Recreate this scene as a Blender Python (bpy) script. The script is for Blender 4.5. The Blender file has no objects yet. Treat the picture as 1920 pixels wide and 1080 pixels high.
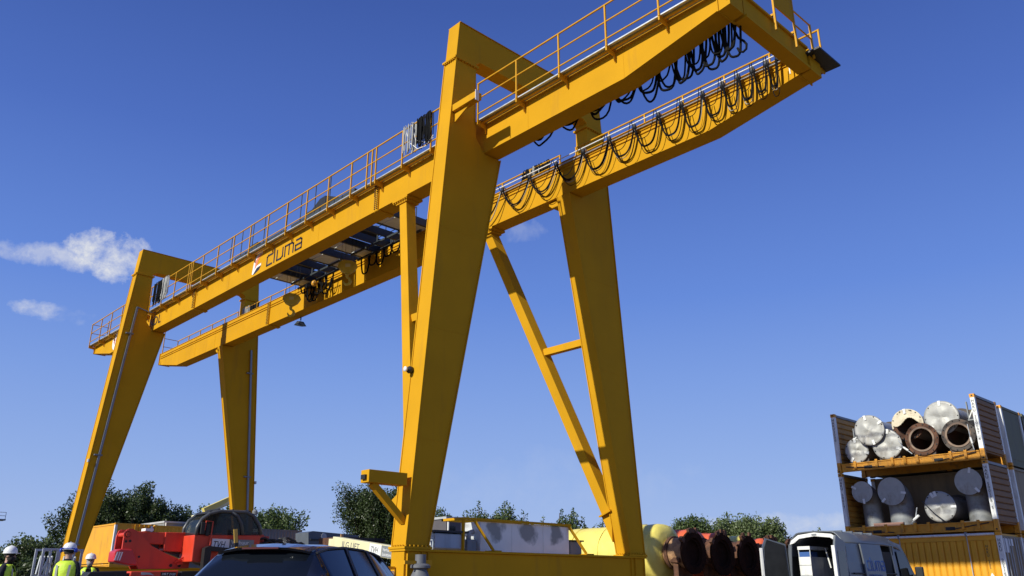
import bpy, bmesh, math, random
from mathutils import Vector, Matrix
random.seed(7)
PI = math.pi
scene = bpy.context.scene
col = scene.collection

# ------------------------------------------------------------------ camera
PITCH, YAW, ROLL, FPX = 0.3434476, -0.8112813, -0.0011614, 1556.96
fw = Vector((math.sin(YAW)*math.cos(PITCH), math.cos(YAW)*math.cos(PITCH), math.sin(PITCH)))
rt = Vector((math.cos(YAW), -math.sin(YAW), 0)); up = rt.cross(fw)
r2 = rt*math.cos(ROLL) + up*math.sin(ROLL); u2 = -rt*math.sin(ROLL) + up*math.cos(ROLL)
CAM = Vector((16.850, -12.462, 1.10))
cd = bpy.data.cameras.new('camera'); cam = bpy.data.objects.new('camera', cd); col.objects.link(cam)
cam.matrix_world = Matrix(((r2.x, u2.x, -fw.x, CAM.x), (r2.y, u2.y, -fw.y, CAM.y), (r2.z, u2.z, -fw.z, CAM.z), (0, 0, 0, 1)))
cd.sensor_width = 36; cd.lens = FPX/1920*36; cd.clip_end = 6000; cd.clip_start = .1
scene.camera = cam

# ------------------------------------------------------------------ sun and sky
SUN = Vector((-.05, -1, .588)).normalized()          # towards the sun
el = math.asin(SUN.z); az = math.atan2(SUN.x, SUN.y)
sd = bpy.data.lights.new('sun', 'SUN'); sd.energy = 5.0; sd.angle = math.radians(.53); sd.color = (1, .975, .84)
so = bpy.data.objects.new('sun', sd); col.objects.link(so)
so.rotation_euler = SUN.to_track_quat('Z', 'Y').to_euler(); so.location = (0, -60, 60)
scene.view_settings.view_transform = 'Standard'; scene.view_settings.look = 'None'
scene.view_settings.exposure = 0; scene.view_settings.gamma = 1

w = bpy.data.worlds.new('World'); scene.world = w; w.use_nodes = True
nt = w.node_tree; N = nt.nodes; Lk = nt.links
for n in list(N): N.remove(n)
def wn(t, **k):
    n = N.new(t)
    for a, b in k.items(): setattr(n, a, b)
    return n
out = wn('ShaderNodeOutputWorld'); bg = wn('ShaderNodeBackground'); bg.inputs[1].default_value = .105
sky = wn('ShaderNodeTexSky', sky_type='NISHITA'); sky.sun_disc = False
sky.sun_elevation = el; sky.sun_rotation = az; sky.air_density = 1.0; sky.dust_density = .3; sky.ozone_density = 3
tc = wn('ShaderNodeTexCoord')
sep = wn('ShaderNodeSeparateXYZ'); Lk.new(tc.outputs['Generated'], sep.inputs[0])
ramp = wn('ShaderNodeValToRGB'); ramp.color_ramp.interpolation = 'EASE'
def s2l(c): return [((v/255+.055)/1.055)**2.4 if v > 10 else v/255/12.92 for v in c]
STOPS = ((0.0, (178, 200, 242)), (.06, (168, 193, 243)), (.12, (154, 184, 242)), (.22, (132, 167, 238)), (.32, (107, 146, 230)), (.48, (82, 117, 203)), (.62, (66, 97, 178)), (1.0, (48, 76, 154)))
cr = ramp.color_ramp
while len(cr.elements) < len(STOPS): cr.elements.new(.5)
for e_, (p_, c_) in zip(cr.elements, STOPS): e_.position = p_; e_.color = (*s2l(c_), 1)
ramp.color_ramp.interpolation = 'LINEAR'
Lk.new(sep.outputs['Z'], ramp.inputs[0])
rs = wn('ShaderNodeVectorMath', operation='SCALE'); Lk.new(ramp.outputs[0], rs.inputs[0]); rs.inputs['Scale'].default_value = .90/.105
hsv = wn('ShaderNodeMix', data_type='RGBA'); hsv.inputs[0].default_value = .94; Lk.new(sky.outputs[0], hsv.inputs[6]); Lk.new(rs.outputs[0], hsv.inputs[7])
noi = wn('ShaderNodeTexNoise'); noi.inputs['Scale'].default_value = 22; noi.inputs['Detail'].default_value = 10; noi.inputs['Roughness'].default_value = .62; noi.inputs['Distortion'].default_value = .35
Lk.new(tc.outputs['Generated'], noi.inputs['Vector'])
noi2 = wn('ShaderNodeTexNoise'); noi2.inputs['Scale'].default_value = 62; noi2.inputs['Detail'].default_value = 8; noi2.inputs['Roughness'].default_value = .65
Lk.new(tc.outputs['Generated'], noi2.inputs['Vector'])
def math_(op, a, b=None, c=None, clamp=False):
    n = wn('ShaderNodeMath', operation=op); n.use_clamp = clamp
    for i, v in enumerate((a, b, c)):
        if v is None: continue
        if isinstance(v, (int, float)): n.inputs[i].default_value = v
        else: Lk.new(v, n.inputs[i])
    return n.outputs[0]
def dirv(x, y):
    return (fw + r2*((x-960)/FPX) + u2*((540-y)/FPX)).normalized()
nz = math_('MULTIPLY_ADD', noi.outputs[0], 4.4, -2.25)
nz = math_('ADD', nz, math_('MULTIPLY_ADD', noi2.outputs[0], 1.9, -.95))
dens = None
# small fair-weather clouds: azimuth/elevation of the middle, half sizes in radians, thickness
CLOUDS = [((205, 474), .042, .026, 1.0), ((235, 498), .026, .018, .9), ((150, 486), .040, .014, .62), ((70, 474), .042, .011, .48), ((12, 466), .035, .012, .42), ((85, 583), .026, .009, .55), ((120, 590), .03, .01, .2), ((990, 432), .03, .013, .17),
          ((1510, 982), .12, .012, .42), ((1040, 900), .16, .03, .06)]
for (px, py), ra, rb, amt in CLOUDS:
    c = dirv(px, py); e = Vector((0, 0, 1)).cross(c).normalized(); n_ = c.cross(e)
    def dot(v):
        d = wn('ShaderNodeVectorMath', operation='DOT_PRODUCT'); Lk.new(tc.outputs['Generated'], d.inputs[0]); d.inputs[1].default_value = v
        return d.outputs['Value']
    a = math_('POWER', math_('ABSOLUTE', math_('DIVIDE', dot(e), ra)), 2)
    b = math_('POWER', math_('ABSOLUTE', math_('DIVIDE', dot(n_), rb)), 2)
    m = math_('SUBTRACT', 1.0, math_('MULTIPLY', math_('ADD', a, b), .8))
    m = math_('ADD', m, nz)
    m = math_('MULTIPLY', m, .82, clamp=True)
    m = math_('MULTIPLY', m, amt)
    m = math_('MULTIPLY', m, math_('GREATER_THAN', dot(c), .5))
    dens = m if dens is None else math_('MAXIMUM', dens, m)
dens = math_('MULTIPLY', dens, math_('MULTIPLY_ADD', noi2.outputs[0], .8, .6), clamp=True)
mx = wn('ShaderNodeMix', data_type='RGBA'); Lk.new(dens, mx.inputs[0]); Lk.new(hsv.outputs[2], mx.inputs[6]); mx.inputs[7].default_value = (6.9, 7.1, 7.6, 1)
Lk.new(mx.outputs[2], bg.inputs[0]); Lk.new(bg.outputs[0], out.inputs[0])

# ------------------------------------------------------------------ materials
MATS = {}
def pm(name, c, rough=.5, var=.1, scale=2.0, metal=0., dirt=None, dirt_amt=.0, dirt_scale=(3, 3, .5), dirt_lo=.5, bump=0., bump_scale=40, spec=.5, coat=0., alpha=None, trans=0., emit=0.):
    if name in MATS: return MATS[name]
    m = bpy.data.materials.new(name); m.use_nodes = True; MATS[name] = m
    t = m.node_tree; b = t.nodes['Principled BSDF']
    b.inputs['Roughness'].default_value = rough; b.inputs['Metallic'].default_value = metal
    b.inputs['Specular IOR Level'].default_value = spec
    if coat: b.inputs['Coat Weight'].default_value = coat; b.inputs['Coat Roughness'].default_value = .05
    if trans: b.inputs['Transmission Weight'].default_value = trans
    if alpha is not None: b.inputs['Alpha'].default_value = alpha
    tcn = t.nodes.new('ShaderNodeTexCoord'); no = t.nodes.new('ShaderNodeTexNoise')
    no.inputs['Scale'].default_value = scale; no.inputs['Detail'].default_value = 6
    t.links.new(tcn.outputs['Object'], no.inputs['Vector'])
    rmp = t.nodes.new('ShaderNodeMapRange'); rmp.inputs[1].default_value = .3; rmp.inputs[2].default_value = .7
    rmp.inputs[3].default_value = 1-var; rmp.inputs[4].default_value = 1+var*.6
    t.links.new(no.outputs[0], rmp.inputs[0])
    vm = t.nodes.new('ShaderNodeVectorMath'); vm.operation = 'SCALE'; vm.inputs[0].default_value = c
    t.links.new(rmp.outputs[0], vm.inputs['Scale']); res = vm.outputs[0]
    if dirt:
        mp = t.nodes.new('ShaderNodeMapping'); mp.inputs['Scale'].default_value = dirt_scale
        t.links.new(tcn.outputs['Object'], mp.inputs[0])
        n2 = t.nodes.new('ShaderNodeTexNoise'); n2.inputs['Scale'].default_value = 1; n2.inputs['Detail'].default_value = 8; n2.inputs['Roughness'].default_value = .65
        t.links.new(mp.outputs[0], n2.inputs['Vector'])
        r3 = t.nodes.new('ShaderNodeMapRange'); r3.inputs[1].default_value = dirt_lo; r3.inputs[2].default_value = dirt_lo+.22; r3.inputs[3].default_value = 0; r3.inputs[4].default_value = dirt_amt
        t.links.new(n2.outputs[0], r3.inputs[0])
        mi = t.nodes.new('ShaderNodeMix'); mi.data_type = 'RGBA'
        t.links.new(r3.outputs[0], mi.inputs[0]); t.links.new(res, mi.inputs[6]); mi.inputs[7].default_value = (*dirt, 1); res = mi.outputs[2]
    t.links.new(res, b.inputs['Base Color'])
    rr = t.nodes.new('ShaderNodeMapRange'); rr.inputs[3].default_value = max(.02, rough-.08); rr.inputs[4].default_value = min(1, rough+.1)
    t.links.new(no.outputs[0], rr.inputs[0]); t.links.new(rr.outputs[0], b.inputs['Roughness'])
    if bump:
        n4 = t.nodes.new('ShaderNodeTexNoise'); n4.inputs['Scale'].default_value = bump_scale; n4.inputs['Detail'].default_value = 4
        t.links.new(tcn.outputs['Object'], n4.inputs['Vector'])
        bp = t.nodes.new('ShaderNodeBump'); bp.inputs['Strength'].default_value = bump; bp.inputs['Distance'].default_value = .05
        t.links.new(n4.outputs[0], bp.inputs['Height']); t.links.new(bp.outputs[0], b.inputs['Normal'])
    return m
def leafmat(name, c1, c2):
    m = bpy.data.materials.new(name); m.use_nodes = True; t = m.node_tree
    for n in list(t.nodes): t.nodes.remove(n)
    o = t.nodes.new('ShaderNodeOutputMaterial'); d = t.nodes.new('ShaderNodeBsdfDiffuse'); tr = t.nodes.new('ShaderNodeBsdfTranslucent')
    gl = t.nodes.new('ShaderNodeBsdfGlossy'); gl.inputs['Roughness'].default_value = .45; gl.inputs['Color'].default_value = (.5, .5, .5, 1)
    g = t.nodes.new('ShaderNodeNewGeometry'); mi = t.nodes.new('ShaderNodeMix'); mi.data_type = 'RGBA'
    mi.inputs[6].default_value = (*c1, 1); mi.inputs[7].default_value = (*c2, 1)
    t.links.new(g.outputs['Random Per Island'], mi.inputs[0])
    t.links.new(mi.outputs[2], d.inputs[0]); t.links.new(mi.outputs[2], tr.inputs[0])
    s1 = t.nodes.new('ShaderNodeMixShader'); s1.inputs[0].default_value = .25; t.links.new(d.outputs[0], s1.inputs[1]); t.links.new(tr.outputs[0], s1.inputs[2])
    s2 = t.nodes.new('ShaderNodeMixShader'); s2.inputs[0].default_value = .06; t.links.new(s1.outputs[0], s2.inputs[1]); t.links.new(gl.outputs[0], s2.inputs[2])
    t.links.new(s2.outputs[0], o.inputs[0]); return m

YEL = pm('crane_yellow', (.595, .302, .013), .6, .07, .8, spec=.04, dirt=(.38, .19, .03), dirt_amt=.5, dirt_scale=(2.2, 2.2, .30), dirt_lo=.56, bump=.10, bump_scale=1.6)
YEL2 = pm('crane_yellow_rail', (.62, .31, .012), .5, .12, 4, spec=.2)
YELS = pm('hook_block_yellow', (.62, .42, .03), .5, .12, 3, dirt=(.25, .16, .03), dirt_amt=.6, dirt_scale=(5, 5, 3))  # the hook blocks' own olive yellow, mottled with dirt
GALV = pm('galvanised', (.55, .57, .58), .45, .15, 6, metal=.5)
GALVP = pm('galvanised_panel', (.66, .68, .70), .5, .10, 3, metal=.1, dirt=(.13, .13, .12), dirt_amt=.85, dirt_scale=(1.3, 1.5, 2.0), dirt_lo=.50)
GREY = pm('grey_paint', (.22, .235, .25), .5, .1, 3, dirt=(.1, .1, .1), dirt_amt=.5)
LGREY = pm('light_grey', (.45, .47, .49), .5, .1, 3, dirt=(.2, .2, .2), dirt_amt=.5)
DARK = pm('dark_steel', (.02, .022, .026), .5, .2, 5)
TROL = pm('trolley_grey', (.035, .045, .055), .5, .2, 4)
TPANEL = pm('trolley_panel', (.62, .63, .61), .5, .15, 3)
CABLE = pm('black_cable', (.009, .009, .010), .8, .1, 8, spec=.12)
CABLEG = pm('grey_cable', (.35, .35, .34), .5, .1, 8)
WHITE = pm('white_paint', (.78, .78, .76), .45, .08, 3, dirt=(.35, .33, .3), dirt_amt=.5, dirt_scale=(8, 8, 2))
WHITEC = pm('white_clean', (.8, .8, .8), .5, .04, 3)
NAVY = pm('lettering_navy', (.012, .014, .03), .5, .05, 3)
BLUE = pm('lettering_blue', (.03, .10, .32), .5, .05, 3)
SALM = pm('logo_salmon', (.75, .22, .10), .5, .05, 3)
BLACK = pm('black_plastic', (.012, .012, .013), .55, .1, 5)
RUBB = pm('rubber', (.018, .018, .018), .85, .1, 5)
RED = pm('machine_red', (.66, .055, .022), .42, .08, 2, dirt=(.25, .03, .02), dirt_amt=.4)
REDL = pm('lamp_red', (.07, .006, .006), .3, .05, 5)
CREAM = pm('lift_cream', (.76, .70, .42), .5, .08, 2, dirt=(.4, .36, .2), dirt_amt=.4)
RUST = pm('rusty_steel', (.13, .055, .028), .8, .35, 4, dirt=(.05, .022, .013), dirt_amt=.9, dirt_scale=(5, 5, 5), dirt_lo=.45, bump=.3, bump_scale=18)
RUSTL = pm('rust_tan', (.42, .24, .12), .75, .3, 3, dirt=(.15, .07, .035), dirt_amt=.9, dirt_scale=(4, 4, 4), dirt_lo=.47, bump=.25, bump_scale=14)
RUSTG = pm('rust_grey', (.085, .07, .06), .75, .3, 4, dirt=(.13, .06, .03), dirt_amt=.8, dirt_scale=(5, 5, 5), dirt_lo=.5, bump=.2)
BORE = pm('pipe_bore', (.10, .045, .022), .85, .4, 3, bump=.2)
CAPM = pm('dented_cover_sheet', (.42, .415, .395), .5, .2, 2.2, metal=.15, dirt=(.17, .135, .10), dirt_amt=.75, dirt_scale=(1.5, 1.5, 1.1), dirt_lo=.50, bump=.45, bump_scale=2.2)
CAPC = pm('cream_cover', (.68, .60, .44), .6, .15, 2.5, dirt=(.25, .19, .12), dirt_amt=.8, dirt_scale=(3, 3, 3), bump=.5, bump_scale=3)
PIPEG = pm('grey_pipe', (.30, .31, .31), .5, .15, 2.2, metal=.1, dirt=(.12, .10, .08), dirt_amt=.8, dirt_scale=(3, 3, 3))
CONY = pm('container_yellow', (.76, .36, .012), .5, .1, 1.2, dirt=(.36, .17, .03), dirt_amt=.5, dirt_scale=(3, 3, .6), dirt_lo=.52)
CONO = pm('rack_orange', (.70, .30, .015), .55, .15, 2, dirt=(.14, .07, .03), dirt_amt=.8, dirt_scale=(5, 5, 3), dirt_lo=.52)
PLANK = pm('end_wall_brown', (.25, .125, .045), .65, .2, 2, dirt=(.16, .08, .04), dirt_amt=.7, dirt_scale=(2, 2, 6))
OLIVE = pm('container_olive', (.13, .12, .055), .6, .15, 1.5, dirt=(.07, .06, .04), dirt_amt=.6)
TAN = pm('container_tan', (.28, .20, .11), .6, .15, 1.5, dirt=(.12, .09, .06), dirt_amt=.6)
CGREY = pm('container_grey', (.20, .22, .23), .6, .12, 1.5, dirt=(.1, .09, .08), dirt_amt=.6)
TARPY = pm('yellow_tarpaulin', (.84, .70, .16), .4, .07, 1.2, dirt=(.45, .38, .06), dirt_amt=.4, dirt_scale=(1, 1, 1), bump=.5, bump_scale=3)
TARPR = pm('red_tarpaulin', (.72, .13, .045), .5, .1, 1.2, bump=.4, bump_scale=3)
VAN = pm('van_silver', (.125, .14, .165), .38, .06, 2, metal=.3, coat=.25)
VANIN = pm('van_door_lining', (.016, .017, .019), .6, .3, 3, spec=.3)
PAINT = pm('car_paint_dark', (.012, .014, .022), .22, .05, 2, metal=.3, coat=1.)
GLASSD = pm('tinted_glass', (.006, .008, .012), .03, .02, 2, spec=.45)
CABGL = pm('cab_glass', (.02, .03, .03), .03, .02, 2, alpha=.62, spec=.3)
HIVIS = pm('hivis_yellow', (.62, .85, .05), .6, .1, 6, bump=.3, bump_scale=10)
REFL = pm('reflective_grey', (.30, .31, .32), .4, .1, 10)
CLOTH = pm('navy_clothing', (.008, .010, .018), .85, .2, 6, bump=.3, bump_scale=15)
SKIN = pm('skin', (.46, .27, .19), .55, .08, 8)
HAIR = pm('grey_beard', (.33, .31, .29), .8, .2, 30)
BLKH = pm('dark_beard', (.012, .010, .009), .8, .2, 30)
HELM = pm('helmet_white', (.78, .78, .77), .35, .03, 3)
EARB = pm('ear_defender_blue', (.02, .06, .45), .4, .05, 3)
BARK = pm('bark', (.09, .065, .045), .9, .3, 5, bump=.4)
ASPH = pm('yard_concrete', (.165, .115, .070), .9, .18, .15, dirt=(.12, .105, .09), dirt_amt=.7, dirt_scale=(.25, .25, .25), bump=.25, bump_scale=30)
GRASS = pm('verge_grass', (.06, .085, .025), .95, .3, .4, bump=.5, bump_scale=8)
LEAF1 = leafmat('leaf_dark', (.028, .048, .014), (.065, .095, .026))
LEAF2 = leafmat('leaf_mid', (.05, .085, .022), (.11, .15, .045))
LEAF3 = leafmat('leaf_light', (.09, .13, .045), (.16, .20, .075))

# ------------------------------------------------------------------ mesh helpers
class MB:
    def __init__(s): s.v = []; s.f = []; s.m = []; s.mats = []
    def _mi(s, mat):
        if mat is None: return 0
        if mat not in s.mats: s.mats.append(mat)
        return s.mats.index(mat)
    def add(s, vs, fs, mat=None):
        o = len(s.v); k = s._mi(mat); s.v += [tuple(v) for v in vs]
        for f in fs: s.f.append(tuple(i+o for i in f)); s.m.append(k)
        return s
    def hexa(s, p, mat=None):
        return s.add(p, [(0, 3, 2, 1), (4, 5, 6, 7), (0, 1, 5, 4), (1, 2, 6, 5), (2, 3, 7, 6), (3, 0, 4, 7)], mat)
    def box(s, x0, x1, y0, y1, z0, z1, mat=None):
        return s.hexa([(x0, y0, z0), (x1, y0, z0), (x1, y1, z0), (x0, y1, z0), (x0, y0, z1), (x1, y0, z1), (x1, y1, z1), (x0, y1, z1)], mat)
    def prism(s, poly, ax, a, b, mat=None):
        """poly in the other two axes (YZ for X, XZ for Y, XY for Z), extruded from a to b"""
        n = len(poly)
        mk = {'X': lambda p, t: (t, p[0], p[1]), 'Y': lambda p, t: (p[0], t, p[1]), 'Z': lambda p, t: (p[0], p[1], t)}[ax]
        vs = [mk(p, a) for p in poly] + [mk(p, b) for p in poly]
        fs = [tuple(range(n)), tuple(range(2*n-1, n-1, -1))] + [(i, i+n, (i+1) % n+n, (i+1) % n) for i in range(n)]
        return s.add(vs, fs, mat)
    def bar(s, p, q, wd, ht=None, mat=None, side=None):
        p, q = Vector(p), Vector(q); d = (q-p).normalized(); ht = ht or wd
        sx = Vector(side) if side else (d.cross(Vector((0, 0, 1))) if abs(d.z) < .98 else Vector((1, 0, 0)))
        sx = (sx - d*sx.dot(d)).normalized(); sy = d.cross(sx)
        c = [(-1, -1), (1, -1), (1, 1), (-1, 1)]
        return s.hexa([p+sx*(a*wd/2)+sy*(b*ht/2) for a, b in c]+[q+sx*(a*wd/2)+sy*(b*ht/2) for a, b in c], mat)
    def tube(s, pts, r, n=6, mat=None, cap=True):
        pts = [Vector(p) for p in pts]; rs = r if isinstance(r, (list, tuple)) else [r]*len(pts)
        vs = []; prev = None
        for i, p in enumerate(pts):
            d = (pts[min(i+1, len(pts)-1)]-pts[max(i-1, 0)]); d = d.normalized() if d.length > 1e-9 else Vector((0, 0, 1))
            if prev is None: sx = d.orthogonal().normalized()
            else:
                sx = prev-d*prev.dot(d); sx = sx.normalized() if sx.length > 1e-6 else d.orthogonal().normalized()
            prev = sx; sy = d.cross(sx)
            vs += [p+(sx*math.cos(2*PI*k/n)+sy*math.sin(2*PI*k/n))*rs[i] for k in range(n)]
        fs = []
        for i in range(len(pts)-1):
            for k in range(n): fs.append((i*n+k, i*n+(k+1) % n, (i+1)*n+(k+1) % n, (i+1)*n+k))
        if cap: fs.append(tuple(range(n-1, -1, -1))); fs.append(tuple((len(pts)-1)*n+k for k in range(n)))
        return s.add(vs, fs, mat)
    def lathe(s, prof, o, ax=(0, 0, 1), n=24, mat=None, arc=None, wob=0.):
        """prof: (radius, distance along axis)"""
        o = Vector(o); d = Vector(ax).normalized(); sx = d.orthogonal().normalized() if abs(d.z) > .9 else Vector((0, 0, 1)).cross(d).normalized(); sy = d.cross(sx)
        vs = []
        rnd = [1+random.uniform(-wob, wob) for _ in range(n)]
        for r, h in prof:
            vs += [o+d*h+(sx*math.cos(2*PI*k/n)+sy*math.sin(2*PI*k/n))*r*rnd[k] for k in range(n)]
        fs = []
        for i in range(len(prof)-1):
            for k in range(n): fs.append((i*n+k, i*n+(k+1) % n, (i+1)*n+(k+1) % n, (i+1)*n+k))
        return s.add(vs, fs, mat)
    def mesh(s, name, mat=None, smooth=False):
        me = bpy.data.meshes.new(name); me.from_pydata(s.v, [], s.f)
        ms = s.mats if s.mats else [mat]
        for m in ms: me.materials.append(m)
        if s.mats: me.polygons.foreach_set('material_index', s.m)
        bm = bmesh.new(); bm.from_mesh(me); bmesh.ops.recalc_face_normals(bm, faces=bm.faces); bm.to_mesh(me); bm.free()
        if smooth: me.shade_smooth()
        me.update(); return me
    def build(s, name, mat=None, parent=None, smooth=False, loc=None, bevel=0.):
        o = bpy.data.objects.new(name, s.mesh(name, mat, smooth)); col.objects.link(o)
        if parent: o.parent = parent
        if loc: o.location = loc
        if bevel:
            b = o.modifiers.new('bevel', 'BEVEL'); b.width = bevel; b.segments = 2; b.limit_method = 'ANGLE'
        if smooth == 'auto' or smooth == 1:
            pass
        return o
def autosmooth(o, ang=40):
    me = o.data; me.shade_smooth()
    bm = bmesh.new(); bm.from_mesh(me)
    for e in bm.edges:
        if len(e.link_faces) == 2 and e.calc_face_angle(0) > math.radians(ang): e.smooth = False
    bm.to_mesh(me); bm.free(); return o
def inst(name, me, parent, loc, rz=0., rot=None):
    o = bpy.data.objects.new(name, me); col.objects.link(o); o.parent = parent; o.location = loc
    if rz: o.rotation_euler = (0, 0, rz)
    if rot: o.rotation_euler = rot
    return o
def empty(name, label, cat, loc=(0, 0, 0), rz=0., group=None):
    o = bpy.data.objects.new(name, None); col.objects.link(o); o.location = loc; o.rotation_euler = (0, 0, rz)
    o.empty_display_size = .2; return tag(o, label, cat, group)
def tag(o, label, cat, group=None):
    o['label'] = label; o['category'] = cat
    if group: o['group'] = group
    return o
def text(name, body, size, parent, mat, origin, xdir, ydir, ext=.004, align='LEFT', sx=1., line=None, shear=0.):
    c = bpy.data.curves.new(name, 'FONT'); c.body = body; c.size = size; c.extrude = ext; c.align_x = align; c.shear = shear
    if line: c.space_line = line
    c.resolution_u = 3
    t = bpy.data.objects.new('tmp', c); col.objects.link(t)
    dg = bpy.context.evaluated_depsgraph_get(); me = bpy.data.meshes.new_from_object(t.evaluated_get(dg)); me.name = name
    bpy.data.objects.remove(t); bpy.data.curves.remove(c)
    X = Vector(xdir).normalized(); Y = Vector(ydir).normalized(); Z = X.cross(Y)
    me.transform(Matrix(((X.x*sx, Y.x, Z.x, origin[0]), (X.y*sx, Y.y, Z.y, origin[1]), (X.z*sx, Y.z, Z.z, origin[2]), (0, 0, 0, 1))))
    me.materials.clear(); me.materials.append(mat)
    o = bpy.data.objects.new(name, me); col.objects.link(o); o.parent = parent; return o
def cate(p, q, sag, n=16):
    """a hanging loop from p to q, deepest in the middle"""
    p, q = Vector(p), Vector(q); out_ = []
    for i in range(n+1):
        t = i/n; s_ = 1-abs(2*t-1)**(2.1+1.9*max(0., min(1., (1.25-(q-p).length)/.8)))
        out_.append(p.lerp(q, t)-Vector((0, 0, sag*s_)))
    return out_

# ------------------------------------------------------------------ ground
g = MB().add([(-1500, -1500, 0), (1500, -1500, 0), (1500, 1500, 0), (-1500, 1500, 0)], [(0, 1, 2, 3)]).build('ground', GRASS); g['kind'] = 'structure'
g = MB().box(-75, 60, -60, 60, -.2, .004).build('yard', ASPH); g['kind'] = 'structure'

# ================================================================== gantry crane
ZS, ZT, ZJ, ZB, ZTOP = 1.921, 17.716, 16.362, 13.485, 14.72
WB, LO, YA, WG, YN, T, WT, DX, S = .685, 1.293, 2.369, .616, 2.008, .526, 3.033, 25.774, 9.2
YB = S-YA-WG
crane = empty('gantry_crane', 'tall yellow double-girder gantry crane on four tapered legs spanning the yard', 'crane')
oy = lambda z: LO*(z-ZS)/(ZT-ZS)
iy = lambda z: WB+(WT-WB)*(z-ZS)/(ZB-ZS)
def mir(poly, k): return [(S-y, z) for y, z in poly] if k else list(poly)
def lip(mb, a, b, x):                                            # plate edge standing proud along a leg
    mb.bar((x, a[0], a[1]), (x, b[0], b[1]), .035, .03, side=(1, 0, 0))
def bolts(mb, p, q, n, r=.022, d=(0, 0, 1), h=.04):
    p, q = Vector(p), Vector(q); d = Vector(d)
    for i in range(n):
        c = p.lerp(q, (i+.5)/n); mb.tube([c, c+d*h], r, 6)
for fx, right in ((0., True), (-DX, False)):
    x0, x1 = fx-T, fx
    for k in (0, 1):
        poly = [(0, ZS+.06), (WB, ZS+.06), (WT, ZB-.02), (YA+.03, ZB-.02), (YN+.03, ZB+.40), (YN, ZJ-.035), (oy(ZJ), ZJ-.035)]
        b = MB().prism(mir(poly, k), 'X', x0, x1)
        legp = b.build('leg', YEL, crane, bevel=.012)
        e = MB(); q = mir(poly, k)
        for x in (x1+.0165, x0-.0165):
            lip(e, q[1], q[2], x); lip(e, q[0], q[6], x)
        e.build('plate_edge', YEL, legp)
        f = MB(); a, c = (-.07, WB+.09) if not k else (S-WB-.09, S+.07)
        f.box(x0-.07, x1+.07, a, c, ZS+.003, ZS+.056)
        bolts(f, (x1+.04, a, ZS+.056), (x1+.04, c, ZS+.056), 7); bolts(f, (x0, a+.03, ZS+.056), (x1, a+.03, ZS+.056), 5)
        f.build('foot_flange', YEL, legp)
        f = MB(); a, c = (oy(ZJ)-.07, YN+.07) if not k else (S-YN-.07, S-oy(ZJ)+.07)
        f.box(x0-.06, x1+.06, a, c, ZJ-.033, ZJ+.033)
        yb_ = a+.03 if not k else c-.03
        bolts(f, (x0, yb_, ZJ-.033), (x1, yb_, ZJ-.033), 6, d=(0, 0, -1)); bolts(f, (x1+.035, a, ZJ-.033), (x1+.035, c, ZJ-.033), 8, d=(0, 0, -1))
        f.build('neck_flange', YEL, legp)
        # short bearing bracket between neck and girder
        yb0, yb1 = (YA+.0, YA+WG) if not k else (YB, YB+WG)
        MB().box(x0+.05, x1-.05, yb0+.03, yb1+.06 if not k else yb1-.03, ZB-.018, ZB-.004).build('bearing_plate', YEL, legp)
        bx = MB(); ym = (yb0+yb1)/2
        bx.prism([(x0-.55, ZB-.13), (x0-.35, ZB-.30), (x0-.002, ZB-.30), (x0-.002, ZB-.03), (x0-.55, ZB-.03)], 'Y', ym-.2, ym+.2)
        bx.build('bearing_bracket', YEL, legp)
    zb = ZJ+.19
    o_ = [(oy(ZJ), ZJ+.035), (LO, ZT), (S-LO, ZT), (S-oy(ZJ), ZJ+.035), (S-YN, ZJ+.035), (S-YN, zb-.05), (S-YN-.16, zb+.06), (YN+.16, zb+.06), (YN, zb-.05), (YN, ZJ+.035)]
    # portal beam as three convex pieces in one mesh
    pb = MB().prism(o_, 'X', x0, x1).build('portal_beam', YEL, crane, bevel=.012)
    MB().box(x0-.03, x1+.03, LO+.01, S-LO-.01, ZT+.003, ZT+.02).build('cover_plate', YEL, pb)
    # sill beam and bogies
    sb = MB()
    sb.box(x0, x1, -.02, S+.02, 1.0, ZS-.06); sb.box(x0-.06, x1+.06, -.05, S+.05, ZS-.057, ZS)
    sb.box(x0-.05, x1+.05, .3, S-.3, .94, .997)
    sill = sb.build('sill_beam', YEL, crane, bevel=.01)
    for yy in (.06, .5, WB, S-WB, S-.5, S-.06):
        MB().box(x1+.003, x1+.05, yy-.012, yy+.012, 1.05, ZS-.06).build('stiffener', YEL, sill)
    for k in (0, 1):
        yc = .55 if not k else S-.55
        bg_ = MB().prism([(yc-.75, .35), (yc+.75, .35), (yc+.75, .55), (yc+.4, .93), (yc-.4, .93), (yc-.75, .55)], 'X', x0+.08, x1-.08).build('bogie', YEL, crane)
        for dy in (-.42, .42):
            MB().lathe([(0, -.07), (.22, -.07), (.25, -.06), (.25, .06), (.22, .07), (0, .07)], (fx-T/2, yc+dy, .27), (1, 0, 0), 28).build('wheel', DARK, bg_, smooth=True)
    rail = MB().box(fx-T/2-.06, fx-T/2+.06, -40, 40, .006, .022).build('runway_rail', RUST); rail['kind'] = 'structure'
    if not right: continue
    # inclined props on the span side
    for k in (0, 1):
        my = lambda y: S-y if k else y
        top = Vector((-4.28, my(YA+WG/2), ZB-.13)); bot = Vector((-.70, my(.76), 3.28))
        pr_ = MB().bar(top, bot, .36, .40, side=(1, 0, 0)).build('prop', YEL, crane, bevel=.012)
        hb = MB(); y0 = my(YA+WG/2)
        hb.box(-4.28-.42, -4.28+.42, y0-.33, y0+.33, ZB-.085, ZB-.01); hb.box(-4.28-.30, -4.28+.30, y0-.26, y0+.26, ZB-.18, ZB-.088)
        for i in range(7): hb.tube([(-4.65+.12*i, y0-.30, ZB-.085), (-4.65+.12*i, y0-.30, ZB-.14)], .02, 6)
        hb.build('prop_head', YEL, pr_)
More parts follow.
